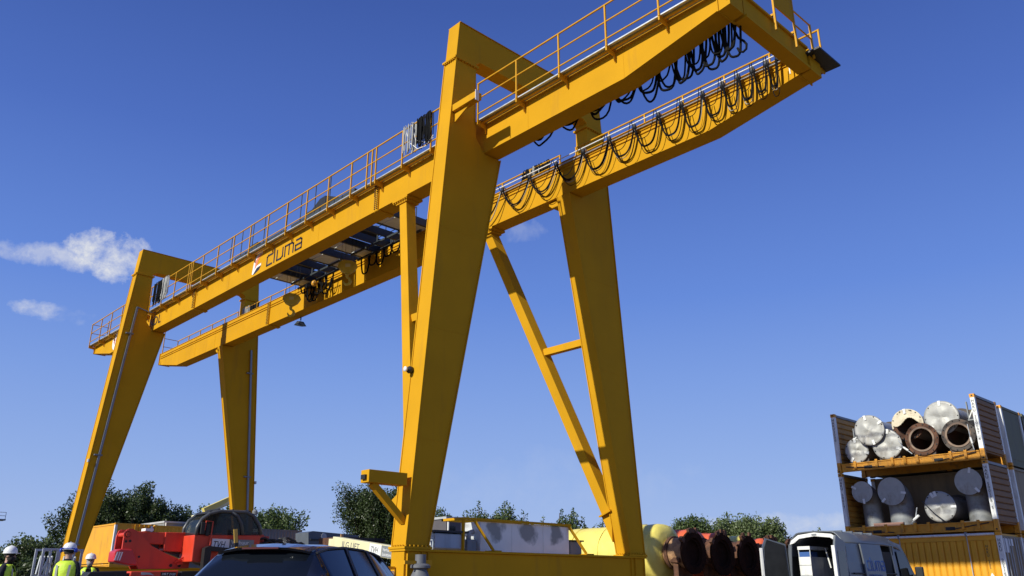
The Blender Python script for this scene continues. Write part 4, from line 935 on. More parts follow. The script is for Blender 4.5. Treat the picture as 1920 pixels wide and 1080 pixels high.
# front: cab side, windscreen and bonnet
cp = [(3.5, .45), (5.55, .45), (5.6, .75), (5.5, 1.05), (4.85, 1.28), (4.42, 2.02), (4.15, 2.38), (3.5, 2.5)]
cs = MB(); hw = [VW]*len(cp)
def cabsec(p): return vsec(max(p[1], .5))-(.12 if p[0] > 5.3 else 0)
L_ = [(-cabsec(p), p[0], p[1]) for p in cp]; R_ = [(cabsec(p), p[0], p[1]) for p in cp]; nc = len(cp)
cs.add(L_+R_, [tuple(range(nc)), tuple(range(2*nc-1, nc-1, -1))]+[(i, i+nc, (i+1) % nc+nc, (i+1) % nc) for i in range(nc)])
cabv = cs.build('cab', VAN, van, bevel=.05)
for sg in (-1, 1):
    pts = [(3.66, 1.26), (4.72, 1.26), (4.40, 1.88), (4.22, 2.12), (3.66, 2.14)]
    mb = MB(); o_ = [(sg*(vsec(z)+.004), y, z) for y, z in pts]; i_ = [(sg*(vsec(z)-.01), y, z) for y, z in pts]; n5 = len(pts)
    mb.add(o_+i_, [tuple(range(n5)), tuple(range(2*n5-1, n5-1, -1))]+[(i, i+n5, (i+1) % n5+n5, (i+1) % n5) for i in range(n5)]); mb.build('side_window', GLASSD, cabv)
    mr = MB().box(*sorted((sg*1.0, sg*1.12)), 4.55, 4.62, 1.35, 1.42).build('mirror_arm', BLACK, van); MB().box(*sorted((sg*1.10, sg*1.36)), 4.50, 4.64, 1.22, 1.66).build('mirror', BLACK, mr, bevel=.04)
    MB().box(*sorted((sg*(VW-.02), sg*(VW+.025))), 3.7, 3.95, 1.08, 1.14).build('door_handle', BLACK, cabv)
MB().hexa([(-.86, 4.88, 1.30), (.86, 4.88, 1.30), (.78, 4.24, 2.28), (-.78, 4.24, 2.28), (-.86, 4.85, 1.31), (.86, 4.85, 1.31), (.78, 4.21, 2.29), (-.78, 4.21, 2.29)]).build('windscreen', GLASSD, cabv)
wp = MB().lathe([(0, -.11), (.20, -.11), (.22, -.10), (.34, -.10), (.36, -.06), (.36, .06), (.34, .10), (.22, .10), (.20, .11), (0, .11)], (0, 0, 0), (1, 0, 0), 26).mesh('wheel', RUBB)
for x in (-.88, .88):
    for y in (.95, 4.6): inst('wheel', wp, van, (x, y, .365))
# load: shelf unit and tools
sh = empty('tool_shelf', 'white tool shelf with blue box inside the open van', 'shelf', (3.70-.50, 13.1+.35, .525))
MB().box(-.20, .20, -.2, 1.2, 0, 1.40).build('shelf_body', WHITE, sh); MB().box(-.18, .18, -.18, .3, 1.402, 1.55).build('blue_box', BLUE, sh); MB().box(-.21, .21, -.21, 1.0, 1.62, 1.72).build('top_tray', WHITE, sh)
for z in (.25, .55, .85, 1.15): MB().box(-.205, .205, -.212, -.201, z, z+.012).build('drawer_gap', GREY, sh)
for x_ in (-.19, .19): MB().box(x_-.015, x_+.015, -.19, -.16, 1.402, 1.62).build('tray_post', LGREY, sh)
hg = empty('hanging_tools', 'dark hoses and white tool hanging on the van wall', 'tools', (3.70-.1, 13.1+1.0, 1.6))
MB().bar((-.1, 0, .6), (.02, 0, 0), .04).build('white_tool', WHITE, hg)
for i in range(6): MB().tube(cate((-.05+.05*i, .05, .55), (.12+.05*i, .05, .55), random.uniform(.3, .6)), .02, 5).build('hose', CABLE, hg)
MB().box(3.70+.62, 3.70+.86, 13.3, 13.6, 1.8, 2.1).build('storage_bin', BLUE); tag(bpy.data.objects['storage_bin'], 'small blue bin inside the van by the right rear door', 'bin')

# ================================================================== dark car in the foreground
ch = Vector((-.56, .83, 0)).normalized(); rz = math.atan2(-ch.x, ch.y)
car = empty('parked_car', 'dark estate car seen from behind, crane reflected in its windows', 'car', (7.02, -6.48, 0), rz)
# stations: y, roof z, belt z, half width belt, half width roof, half width sill
ST = [(-2.22, .80, .72, .70, .60, .68), (-2.16, .98, .90, .80, .68, .78), (-1.98, 1.06, .98, .86, .66, .86), (-1.80, 1.22, 1.0, .88, .64, .88), (-1.55, 1.46, 1.0, .89, .60, .89), (-1.40, 1.52, 1.0, .90, .585, .90), (-.75, 1.565, .985, .91, .59, .91), (0., 1.555, .965, .91, .59, .91),
      (.42, 1.50, .955, .91, .585, .91), (.80, 1.28, .95, .905, .64, .905), (1.22, 1.0, .94, .89, .72, .90), (1.75, .90, .86, .84, .66, .86), (2.1, .74, .70, .74, .56, .74)]
vs = []; fs = []; fm = []
for (y, zr, zb_, wb_, wr, ws) in ST:
    e_ = zr-.045 if zr > 1.1 else zr-.02
    ring = [(-ws*.98, .28), (-ws, .55), (-wb_, zb_), (-wb_+.012, zb_+.03), (-wr, e_), (-wr*.55, zr-.008), (0, zr), (wr*.55, zr-.008), (wr, e_), (wb_-.012, zb_+.03), (wb_, zb_), (ws, .55), (ws*.98, .28)]
    vs += [(x, y, z) for x, z in ring]
nr_ = 13
for i in range(len(ST)-1):
    for j in range(nr_-1):
        fs.append((i*nr_+j, i*nr_+j+1, (i+1)*nr_+j+1, (i+1)*nr_+j)); g_ = 0
        y0 = ST[i][0]
        if 4 <= j <= 7 and (2 <= i <= 3 or 8 <= i <= 9): g_ = 1
        if j in (3, 8) and 4 <= i <= 8: g_ = 1
        fm.append(g_)
fs.append(tuple(range(nr_))); fm.append(0); fs.append(tuple((len(ST)-1)*nr_+j for j in range(nr_))); fm.append(0)
def split_faces(sel): return [f for f, m in zip(fs, fm) if m == sel]
body = MB().add(vs, split_faces(0)).build('body', PAINT, car, smooth=True); glz = MB().add(vs, split_faces(1)).build('windows', GLASSD, car, smooth=True)
for o_ in (body, glz):
    bm = bmesh.new(); bm.from_mesh(o_.data); bmesh.ops.delete(bm, geom=[v for v in bm.verts if not v.link_faces], context='VERTS'); bm.to_mesh(o_.data); bm.free()
autosmooth(body, 32); autosmooth(glz, 60)
so_ = body.modifiers.new('thick', 'SOLIDIFY'); so_.thickness = .012; so_.offset = -1
def car_pt(y, k):                                               # point on the side glass: k 0 belt, 1 roof edge
    for a, b in zip(ST, ST[1:]):
        if a[0] <= y <= b[0]:
            t = (y-a[0])/(b[0]-a[0]); L = lambda q: a[q]+(b[q]-a[q])*t
            zb_, wb_, wr, zr = L(2)+.03, L(3)-.012, L(4), L(1)-.045
            return (wb_+(wr-wb_)*k+.006, y, zb_+(zr-zb_)*k)
for sg in (-1, 1):
    for ya, yb_ in ((-.82, -.70), (.02, -.06)):
        a = car_pt(ya, 0); b = car_pt(yb_, 1); MB().bar((sg*a[0], a[1], a[2]), (sg*b[0], b[1], b[2]), .07, .014, side=(0, 1, 0)).build('window_pillar', BLACK, car)
    pts = [(sg*(car_pt(y, 1)[0]-.0), y, car_pt(y, 1)[2]) for y in (-1.5, -1.2, -.75, -.2, .2, .42, .62, .80, 1.0, 1.2)]
    MB().tube(pts, .016, 5).build('window_trim', BLACK, car)
    MB().box(*sorted((sg*.78, sg*.90)), -2.235, -2.1, .66, .92).build('tail_lamp', REDL, car, bevel=.02)
    MB().box(*sorted((sg*.93, sg*1.10)), .70, .82, .96, 1.08).build('door_mirror', PAINT, car, bevel=.03)
sp_ = MB(); cs_ = [-.55, -.48, -.3, 0, .3, .48, .55]
for xa, xb in zip(cs_, cs_[1:]):
    h_ = lambda x: -.05*(abs(x)/.55)**3
    sp_.hexa([(xa, -1.64+.06*(abs(xa)/.55)**2, 1.475+h_(xa)), (xb, -1.64+.06*(abs(xb)/.55)**2, 1.475+h_(xb)), (xb, -1.36, 1.525+h_(xb)), (xa, -1.36, 1.525+h_(xa)), (xa, -1.66+.06*(abs(xa)/.55)**2, 1.50+h_(xa)), (xb, -1.66+.06*(abs(xb)/.55)**2, 1.50+h_(xb)), (xb, -1.34, 1.55+h_(xb)), (xa, -1.34, 1.55+h_(xa))])
bmm = sp_.build('roof_spoiler', PAINT, car)
MB().box(-.22, .22, -1.668, -1.645, 1.478, 1.496).build('brake_lamp', REDL, car)
MB().bar((0, -1.99, 1.085), (.5, -1.93, 1.14), .02, .02).build('wiper', BLACK, car)
MB().prism([(-1.1, 1.565), (-.98, 1.565), (-1.13, 1.63)], 'X', -.02, .02).build('roof_aerial', PAINT, car)
wp2 = MB().lathe([(0, -.09), (.19, -.09), (.21, -.10), (.30, -.10), (.325, -.07), (.325, .07), (.30, .10), (.21, .10), (.19, .09), (0, .09)], (0, 0, 0), (1, 0, 0), 28).mesh('wheel', RUBB)
for x in (-.80, .80):
    for y in (-1.35, 1.35): inst('wheel', wp2, car, (x, y, .33))
MB().box(-.26, .26, -2.24, -2.225, .60, .71).build('number_plate', WHITEC, car)

# ================================================================== red rotary telehandler
KT = 1.18
def tp(y, z): return (-12.462+KT*(y+12.462), 1.1+KT*(z-1.1))     # plan of the machine's side view
def tx(x): return 16.85+KT*(x-16.85)
tele = empty('telehandler', 'red rotary telehandler with glazed cab and lowered boom', 'telehandler')
X0 = tx(-3.6)
def side(poly, x0, x1, nm, mat, par=None, bevel=0.): return MB().prism([tp(*p) for p in poly], 'X', x0, x1).build(nm, mat, par or tele, bevel=bevel)
plate_p = [(-5.28, 1.87), (-5.28, 2.16), (-5.24, 2.30), (-5.18, 2.33), (-5.10, 2.33), (-5.00, 2.28), (-4.61, 1.96), (-4.25, 1.80), (-3.95, 1.69), (-3.67, 1.63), (-3.69, 1.48), (-4.85, 1.45), (-4.97, 1.65), (-5.08, 1.84)]
pl = side(plate_p, X0-.06, X0, 'turret_plate', RED); side(plate_p, X0-.62, X0-.56, 'turret_plate', RED)
for y, z, r in ((-5.20, 2.20, .075), (-5.22, 2.05, .035), (-5.13, 2.06, .035), (-4.88, 1.72, .03), (-4.94, 1.60, .03), (-4.12, 1.54, .045), (-3.92, 1.54, .045)):
    yy, zz = tp(y, z); MB().lathe([(0, 0), (r, 0), (r, .008), (0, .008)], (X0+.001, yy, zz), (1, 0, 0), 18).build('plate_hole', BLACK, pl)
yy, zz = tp(-5.20, 2.20); MB().lathe([(.08, 0), (.12, 0), (.12, .03), (.08, .03)], (X0+.001, yy, zz), (1, 0, 0), 24).build('pivot_ring', RED, pl); MB().tube([(X0-.65, yy, zz), (X0+.05, yy, zz)], .06, 14).build('boom_pivot', RED, tele)
cw = side([(-5.46, 1.82), (-5.34, 1.88), (-5.08, 1.87), (-4.94, 1.62), (-4.93, 1.52), (-5.23, 1.55), (-5.46, 1.60)], X0-.35, X0+.12, 'counterweight', pm('lamp_box_red', (.55, .03, .035), .3, .05, 3), bevel=.03)
for i in range(3):
    a = tp(-5.44+.05*i, 1.63); b = tp(-5.40+.05*i, 1.81); MB().bar((X0+.124, a[0], a[1]), (X0+.124, b[0], b[1]), .035, .006, side=(0, 1, 0)).build('white_stripe', WHITEC, cw)
by0, bz0 = tp(-5.15, 2.18); by1, bz1 = tp(-1.6, 2.14)
bm_ = MB().hexa([(X0-.50, by0, bz0-.18), (X0-.14, by0, bz0-.18), (X0-.14, by1, bz1-.26), (X0-.50, by1, bz1-.26), (X0-.50, by0, bz0+.12), (X0-.14, by0, bz0+.12), (X0-.14, by1, bz1+.18), (X0-.50, by1, bz1+.18)]).build('boom', RED, tele, bevel=.02)
MB().hexa([(X0-.54, by0+1.0, bz0-.38), (X0-.10, by0+1.0, bz0-.38), (X0-.10, by0+4.0, bz0-.42), (X0-.54, by0+4.0, bz0-.42), (X0-.54, by0+1.0, bz0+.13), (X0-.10, by0+1.0, bz0+.13), (X0-.10, by0+4.0, bz0+.17), (X0-.54, by0+4.0, bz0+.17)]).build('boom_sleeve', RED, bm_, bevel=.02)
a, b = tp(-4.6, 2.08), tp(-3.0, 1.55); MB().bar((X0-.55, a[0], a[1]), (X0-.55, b[0], b[1]), .16, .16, side=(1, 0, 0)).build('lift_cylinder', GREY, tele)
for k_ in range(2):
    a = tp(-4.75+.1*k_, 2.22-.05*k_); b = tp(-4.25+.06*k_, 1.85); MB().tube([(X0-.25, a[0], a[1]), (X0-.2, (a[0]+b[0])/2+.1, (a[1]+b[1])/2+.15), (X0-.22, b[0], b[1])], .025, 6).build('hydraulic_hose', CABLE, tele, smooth=True)
lw = tp(-4.70, 2.30); MB().box(X0-.4, X0-.1, lw[0]-.1, lw[0]+.12, lw[1], lw[1]+.07).build('work_lamp', WHITEC, tele)
cx0, cx1 = X0-.25, X0+.62                                          # cab width
cabp = [(-3.83, 2.22), (-3.82, 2.40), (-3.73, 2.58), (-3.55, 2.72), (-3.30, 2.79), (-2.60, 2.80), (-2.42, 2.72), (-2.24, 2.50), (-2.17, 2.28)]
CABFR = pm('cab_frame_dark', (.07, .075, .08), .35, .1, 3)
def arch(x, nm, mat, r=.05):
    MB().tube([(x, *tp(*p)) for p in cabp], r, 8).build(nm, mat, tele, smooth=True)
arch(cx1, 'cab_frame', CABFR); arch(cx0, 'cab_frame', CABFR)
for p in ((-2.98, 2.79), (-2.82, 2.65), (-2.70, 2.47), (-2.64, 2.26)): pass
MB().tube([(cx1, *tp(*p)) for p in ((-3.0, 2.79), (-2.84, 2.70), (-2.72, 2.52), (-2.66, 2.26))], .05, 8).build('cab_pillar', CABFR, tele, smooth=True)
MB().tube([(cx0, *tp(*p)) for p in ((-3.0, 2.79), (-2.84, 2.70), (-2.72, 2.52), (-2.66, 2.26))], .05, 8).build('cab_pillar', CABFR, tele, smooth=True)
cgx = MB().prism([tp(*p) for p in cabp], 'X', cx1-.03, cx1-.015).build('cab_side_glass', CABGL, tele); MB().prism([tp(*p) for p in cabp], 'X', cx0+.015, cx0+.03).build('cab_side_glass', CABGL, tele)
gv = MB()
for a, b in zip(cabp[:4], cabp[1:4]): gv.add([(cx0, *tp(*a)), (cx1, *tp(*a)), (cx1, *tp(*b)), (cx0, *tp(*b))], [(0, 1, 2, 3)])
gv.build('cab_rear_glass', CABGL, tele)
gv = MB()
for a, b in zip(cabp[5:], cabp[6:]): gv.add([(cx0, *tp(*a)), (cx1, *tp(*a)), (cx1, *tp(*b)), (cx0, *tp(*b))], [(0, 1, 2, 3)])
gv.build('cab_front_glass', CABGL, tele)
a, b = tp(-3.6, 2.74), tp(-2.5, 2.80); MB().hexa([(cx0, a[0], a[1]-.02), (cx1, a[0], a[1]-.02), (cx1, b[0], b[1]), (cx0, b[0], b[1]), (cx0, a[0]+.05, a[1]+.05), (cx1, a[0]+.05, a[1]+.05), (cx1, b[0], b[1]+.06), (cx0, b[0], b[1]+.06)]).build('cab_roof', BLACK, tele, bevel=.02)
for p in (-3.3, -2.95, -2.6): q = tp(p, 2.83); MB().box(cx0+.05, cx1-.05, q[0]-.03, q[0]+.03, q[1], q[1]+.03).build('roof_guard_bar', DARK, tele)
q = tp(-2.35, 2.76); MB().lathe([(0, 0), (.07, 0), (.08, .1), (.05, .14), (0, .14)], (cx1-.1, q[0], q[1]), (0, 0, 1), 12).build('beacon', GREY, tele)
side([(-3.86, 1.62), (-3.86, 2.22), (-2.17, 2.27), (-2.20, 1.95), (-2.32, 1.62)], cx0, cx1, 'cab_base', RED, bevel=.02)
side([(-2.17, 2.30), (-2.10, 2.37), (-2.12, 2.30), (-2.36, 2.28), (-2.36, 2.34)], cx0, cx1-.1, 'front_ledge', RED)
# seat and console inside the cab
q = tp(-3.35, 2.25); st = MB().box(cx0+.25, cx1-.2, q[0]-.05, q[0]+.1, q[1], q[1]+.55).build('cab_seat', BLACK, tele, bevel=.03); q = tp(-2.95, 2.25); MB().box(cx0+.35, cx1-.3, q[0]-.06, q[0]+.12, q[1], q[1]+.45).build('cab_console', LGREY, tele, bevel=.02)
# mirror frame
q = tp(-3.62, 2.0); q2 = tp(-3.60, 2.54)
MB().tube([(cx1+.06, q[0]+.16, q[1]), (cx1+.06, q[0]+.18, q2[1]), (cx1+.06, q[0]-.02, q2[1]), (cx1+.06, q[0]-.04, q2[1]-.25)], .018, 6).build('mirror_arm', RED, tele); MB().box(cx1+.03, cx1+.08, q[0]-.16, q[0]-.03, q2[1]-.36, q2[1]-.03).build('mirror', BLACK, tele, bevel=.02); MB().box(cx1+.03, cx1+.08, q[0]-.0, q[0]+.10, q2[1]-.40, q2[1]-.06).build('mirror', BLACK, tele, bevel=.02)
# company board and stickers
q = tp(-3.42, 1.90); q2 = tp(-2.98, 2.15)
bd = MB().box(cx1+.003, cx1+.012, q[0], q2[0], q[1], q2[1]).build('sign_board', WHITEC, tele); MB().box(cx1+.003, cx1+.012, q2[0]+.005, q2[0]+.75, q[1], q2[1]).build('sign_board', GREY, tele)
text('lettering', 'TVH', .25, bd, BLACK, (cx1+.014, q[0]+.02, q[1]+.06), (0, 1, 0), (0, 0, 1), ext=.002, shear=.25, sx=.75)
text('lettering', 'Verhuur', .16, bd, WHITEC, (cx1+.014, q2[0]+.05, q[1]+.16), (0, 1, 0), (0, 0, 1), ext=.002); text('lettering', 'Location', .16, bd, WHITEC, (cx1+.014, q2[0]+.05, q[1]+.03), (0, 1, 0), (0, 0, 1), ext=.002)
# yellow and black post in front of the cab door
q = tp(-2.83, 1.75); q2 = tp(-2.93, 2.38)
for i in range(4):
    a = Vector((cx1+.18, *q)).lerp(Vector((cx1+.18, *q2)), i/4); b = Vector((cx1+.18, *q)).lerp(Vector((cx1+.18, *q2)), (i+1)/4); MB().bar(a, b, .11, .03, side=(0, 1, 0)).build('marker_post', pm('marker_yellow', (.62, .40, .08), .5) if i != 1 else DARK, tele)
# chassis, engine cover, wheels
ch_ = side([(-6.2, .75), (-6.2, 1.15), (-5.3, 1.32), (-2.6, 1.32), (.2, 1.32), (.9, 1.1), (.9, .75)], X0-1.1, X0+.35, 'chassis', DARK, bevel=.02)
dk = side([(-5.17, 1.28), (-5.15, 1.40), (-4.06, 1.43), (-4.12, 1.24)], X0+.05, X0+.45, 'engine_cover', RED, bevel=.03)
side([(-4.02, 1.24), (-4.00, 1.41), (-3.4, 1.43), (-3.4, 1.22)], X0+.0, X0+.42, 'mudguard', BLACK, bevel=.03); side([(-6.1, 1.24), (-6.0, 1.38), (-5.22, 1.41), (-5.22, 1.24)], X0-.1, X0+.42, 'mudguard', BLACK, bevel=.03)
q = tp(-4.48, 1.30); stk = MB().box(X0+.452, X0+.458, q[0], q[0]+.42, q[1], q[1]+.10).build('model_sticker', BLACK, tele)
text('lettering', 'MRT 2150', .085, stk, WHITEC, (X0+.460, q[0]+.03, q[1]+.02), (0, 1, 0), (0, 0, 1), ext=.001, shear=.2)
MB().prism([tp(*p) for p in ((-4.92, 1.32), (-4.92, 1.38), (-4.72, 1.37), (-4.62, 1.31), (-4.75, 1.33))], 'X', X0+.452, X0+.457).build('sticker', LGREY, tele)
side([(-3.66, 1.44), (-3.66, 1.92), (-3.56, 1.97), (-2.9, 1.93), (-2.9, 1.84), (-3.5, 1.86), (-3.52, 1.44)], cx1+.05, cx1+.25, 'access_frame', BLACK)
for a, b in (((-4.05, 1.60), (-3.55, 1.92)), ((-4.0, 1.56), (-3.4, 1.70))): a, b = tp(*a), tp(*b); MB().bar((X0+.05, a[0], a[1]), (X0+.05, b[0], b[1]), .04, .04).build('stay', RED, tele)
wm_ = MB().lathe([(0, -.2), (.3, -.2), (.33, -.24), (.56, -.24), (.62, -.15), (.62, .15), (.56, .24), (.33, .24), (.3, .2), (0, .2)], (0, 0, 0), (1, 0, 0), 30).mesh('wheel', RUBB)
for y in (-5.4, -2.2):
    for x in (X0+.1, X0-1.9): inst('wheel', wm_, tele, (x, tp(y, 0)[0], .63))
# dark machinery in front of the cab
for i in range(9):
    q = tp(-2.1+.13*i, 2.05+random.uniform(0, .18)); MB().tube([(X0+.1, q[0], q[1]), (X0+.15, q[0]+.3, q[1]+random.uniform(.0, .12)), (X0+.1, q[0]+.6, q[1]-.05)], .035, 6).build('hydraulic_hose', BLACK, tele, smooth=True)
side([(-2.15, 1.75), (-2.15, 2.12), (-1.0, 2.10), (-.6, 1.85), (-.6, 1.6)], X0-.2, X0+.15, 'boom_head', BLACK, bevel=.03)

# ================================================================== boom lift
def boomlift():
    t = empty('boom_lift', 'cream boom lift with rental boards on its boom behind the near leg', 'boom lift')
    A = Vector((-6.9, 2.40, 2.37)); B = Vector((-1.6, 2.60, 1.70)); d = (B-A).normalized(); sd_ = Vector((d.y, -d.x, 0)).normalized(); u = sd_.cross(d)*-1
    if u.z < 0: u = -u
    MB().bar(A, B, .30, .36, side=sd_).build('boom', CREAM, t, bevel=.02)
    MB().bar(A-d*.22-u*.02, A-d*.005, .26, .22, side=sd_).build('boom_tip', CREAM, t)
    f0 = A+sd_*.152
    text('lettering', 'JLG LIFT', .26, t, pm('lettering_grey', (.09, .09, .13), .5), f0+d*.55-u*.09, d, u, ext=.002)
    def brd(s0, w_, mat):
        a = f0+d*s0-u*.16; q = [a, a+d*w_, a+d*w_+u*.32, a+u*.32]; return MB().hexa(q+[v+sd_*.008 for v in q]).build('sign_board', mat, t), a+sd_*.009
    b1, a1 = brd(2.0, .58, WHITEC); text('lettering', 'TVH', .24, b1, BLACK, a1+d*.05+u*.08, d, u, ext=.002, shear=.25, sx=.8)
    b2, a2 = brd(2.60, .58, GREY); text('lettering', 'Verhuur', .125, b2, WHITEC, a2+d*.05+u*.17, d, u, ext=.002); text('lettering', 'Location', .125, b2, WHITEC, a2+d*.05+u*.04, d, u, ext=.002)
    m = A+d*1.35
    MB().bar(m-u*.17, m-u*.30+d*.25, .26, .4, side=sd_).build('boom_bracket', CREAM, t)
    MB().bar(A+d*1.5-u*.2, A+d*2.3-u*1.0, .28, .24, side=sd_).build('tower_boom', pm('lift_orange', (.5, .26, .03), .5), t)
    MB().box(-5.6, -2.4, 1.9, 3.6, .75, 1.10).build('turntable', CREAM, t, bevel=.03); MB().box(-6.0, -2.0, 1.9, 3.6, .35, .74).build('chassis', DARK, t)
    yl = pm('lime_yellow', (.55, .50, .05), .5); gx = -4.75; gy = 1.86
    for dx, hh in ((0., .12), (.22, .24), (.44, .2), (.66, .26), (.88, .14)):
        MB().prism([(gx+dx, 1.30), (gx+dx+.24, 1.32), (gx+dx+.26, 1.40), (gx+dx+.12, 1.36+hh), (gx+dx-.02, 1.38)], 'Y', gy-.05, gy).build('hose_guard', yl, t)
    MB().lathe([(0, 0), (.24, 0), (.24, .06), (0, .06)], (gx+.55, gy-.06, 1.30), (0, -1, 0), 20).build('hose_reel', BLACK, t)
    MB().box(gx+.3, gx+1.5, gy-.1, gy-.04, 1.13, 1.20).build('rail', YEL2, t)
    for x in (-5.6, -2.4):
        for y in (1.9, 3.6): MB().lathe([(0, -.15), (.25, -.16), (.42, -.15), (.42, .15), (.25, .16), (0, .15)], (x, y, .43), (0, 1, 0), 22).build('wheel', RUBB, t)
    for i in range(5): MB().box(gx+.2+.2*i, gx+.32+.2*i, gy-.2, gy-.12, 1.11, 1.24).build('control_box', WHITE if i % 2 else BLACK, t)
    return t
boomlift()
fb = empty('far_boom_lift', 'pale yellow boom raised behind the far left leg', 'boom lift', (-32, 0, 0))
MB().bar((0, 9.0, 5.15), (0, 11.6, 6.45), .35, .42, side=(1, 0, 0)).build('boom', pm('pale_lift_yellow', (.7, .58, .16), .5), fb); MB().bar((.12, 8.2, 4.4), (.12, 11.2, 6.25), .14, .12, side=(1, 0, 0)).build('jib', CREAM, fb); MB().bar((.1, 9.2, 4.6), (.1, 11.2, 5.2), .2, .5, side=(1, 0, 0)).build('lower_boom', pm('pale_lift_yellow', (.7, .58, .16), .5), fb)
MB().box(-.9, .9, 7.0, 9.2, .6, 1.6).build('base', CREAM, fb); MB().bar((0, 8.0, 1.6), (0, 8.6, 4.9), .4, .4, side=(1, 0, 0)).build('mast', CREAM, fb)

# ================================================================== containers and cabins in the distance
def stack(specs): pass
t = shut_box('yellow container with white corner post, upper of the stack behind the left leg', -48.3, -41.85, 7.5, 9.95, 2.45, 4.97, CONY, white=True, doors=False)
MB().box(-41.848, -41.83, 7.9, 8.6, 3.7, 4.5).build('sign', LGREY, t)
for i in range(4): MB().box(-41.87, -41.80, 8.75+.3*i, 8.82+.3*i, 2.6, 4.9).build('end_rib', CONY, t)
shut_box('yellow container, lower of the stack behind the left leg', -48.3, -41.85, 7.5, 9.95, .0, 2.43, CONY, doors=True)
shut_box('yellow container end beside the stack, above the telehandler boom', -48.3, -41.9, 10.1, 12.3, 2.45, 4.94, CONY, doors=False, ribs='+X'); shut_box('yellow container end beside the stack, below another', -48.3, -41.9, 10.1, 12.3, .0, 2.43, CONY, doors=False)
def cabin(label, x0, x1, y0, y1, z0, z1, mat, win):
    t = empty('site_cabin', label, 'site cabin', (0, 0, 0))
    MB().box(x0, x1, y0, y1, z0, z1).build('wall', mat, t); MB().box(x0-.06, x1+.06, y0-.06, y1+.06, z1+.003, z1+.12).build('roof', LGREY, t)
    for ya, yb_ in win:
        w_ = MB().box(x1+.002, x1+.03, ya, yb_, z1-1.4, z1-.35).build('window', GLASSD, t); MB().box(x1+.004, x1+.05, ya-.06, yb_+.06, z1-1.47, z1-1.402).build('sill', WHITE, w_)
    MB().tube([(x1+.06, y0+.08, z0), (x1+.06, y0+.08, z1)], .05, 8).build('downpipe', WHITE, t)
    return t
cabin('grey site cabin with dark window beyond the telehandler boom', -50, -43.9, 11.5, 17.4, 2.7, 5.25, CGREY, ((11.75, 12.6),)); cabin('grey site cabin under the one beyond the telehandler boom', -50, -43.9, 11.5, 17.4, .05, 2.6, CGREY, ())
shut_box('grey ribbed container seen over the dark car roof', -52, -44.3, 19.0, 22.6, 2.65, 5.2, CGREY, doors=False, ribs='+X'); shut_box('grey ribbed container under the one seen over the car roof', -52, -44.3, 19.0, 22.6, .05, 2.6, CGREY, doors=False)
t = empty('tipper_body', 'dark grey tipper body with round emblem beyond the car', 'tipper', (0, 0, 0))
MB().prism([(17.75, 3.3), (17.65, 4.45), (18.0, 4.55), (21.6, 4.40), (21.6, 3.2)], 'X', -36.5, -34.8).build('tipper_side', pm('tipper_slate', (.10, .115, .14), .5, .1, 2), t); MB().box(-34.795, -34.7, 17.8, 21.5, 3.95, 4.05).build('side_rail', DARK, t); MB().lathe([(0, 0), (.22, 0), (.22, .03), (0, .03)], (-34.79, 18.85, 4.22), (1, 0, 0), 20).build('emblem', LGREY, t); MB().box(-36.6, -34.9, 17.9, 21.4, .9, 3.19).build('chassis', DARK, t)
for y in (18.4, 20.6): MB().lathe([(0, -.15), (.5, -.15), (.5, .15), (0, .15)], (-35.0, y, .505), (1, 0, 0), 22).build('wheel', RUBB, t)
shut_box('low orange skip between the grey containers', -46, -42, 22.7, 24.2, .05, 4.55, CONO, doors=False)
t = empty('scrap_skip', 'rust brown scrap skip behind the boom lift', 'skip', (0, 0, 0))
MB().prism([(13.1, 1.6), (12.9, 3.55), (15.9, 3.45), (15.8, 1.6)], 'X', -25.5, -23.6).build('skip_side', RUST, t); MB().box(-23.595, -23.4, 12.9, 15.9, 3.38, 3.56).build('rim', DARK, t); MB().box(-25.3, -23.8, 13.2, 15.7, .006, 1.595).build('base', DARK, t); MB().box(-23.39, -23.3, 12.95, 13.1, 2.6, 3.7).build('post', RUSTL, t)
cabin('dark grey site cabin with small window behind the electric cabinets', -22, -18.0, 15.9, 19.6, 1.7, 4.35, pm('cabin_dark', (.10, .09, .10), .6, .1, 2), ((16.1, 16.5),)); shut_box('grey container under the dark site cabin', -22, -18.0, 15.9, 19.6, .05, 1.68, CGREY, doors=False)

# mast platform at the left edge
t = empty('mast_platform', 'grey lighting mast with railed platform at the left edge', 'mast', (-71, 6.9, 0))
MB().tube([(0, -.6, 0), (0, -.6, 6.6)], .12, 8).build('mast', GREY, t); MB().box(-.6, .6, -1.4, .8, 6.60, 6.72).build('platform', GREY, t)
for y in (-1.3, -.6, .1, .75): MB().tube([(.55, y, 6.72), (.55, y, 7.3)], .025, 5).build('rail_post', LGREY, t)
for z in (7.0, 7.3): MB().tube([(.55, -1.3, z), (.55, .75, z)], .025, 5).build('rail_bar', LGREY, t)

# aluminium access frames near the men
def access_frame(label, y0, y1, x):
    t = empty('access_frame', label, 'scaffold', (x, y0, 0)); w_ = y1-y0
    for dx in (0, -.7):
        for dy in (0, w_): MB().box(dx-.03, dx+.03, dy-.03, dy+.03, 0.006, 2.10).build('upright', GALV, t)
        for z in (.7, 1.33, 2.04): MB().box(dx-.028, dx+.028, .032, w_-.032, z, z+.06).build('rung', GALV, t)
    MB().bar((-.7, 0, .75), (-.7, w_, 1.95), .03).build('brace', GALV, t); MB().bar((0.0, w_, .75), (-.7, w_, 1.95), .03).build('brace', GALV, t)
    for i in range(4): MB().tube([(-.35, .1*i, 1.4), (-.35, .05+.1*i, 1.9)], .03, 6).build('fitting', GALV, t)
access_frame('aluminium access frame left of the man with blue ear defenders', -5.12, -4.74, -10.15)
access_frame('aluminium access frame half hidden by the man with blue ear defenders', -4.45, -4.05, -10.3)

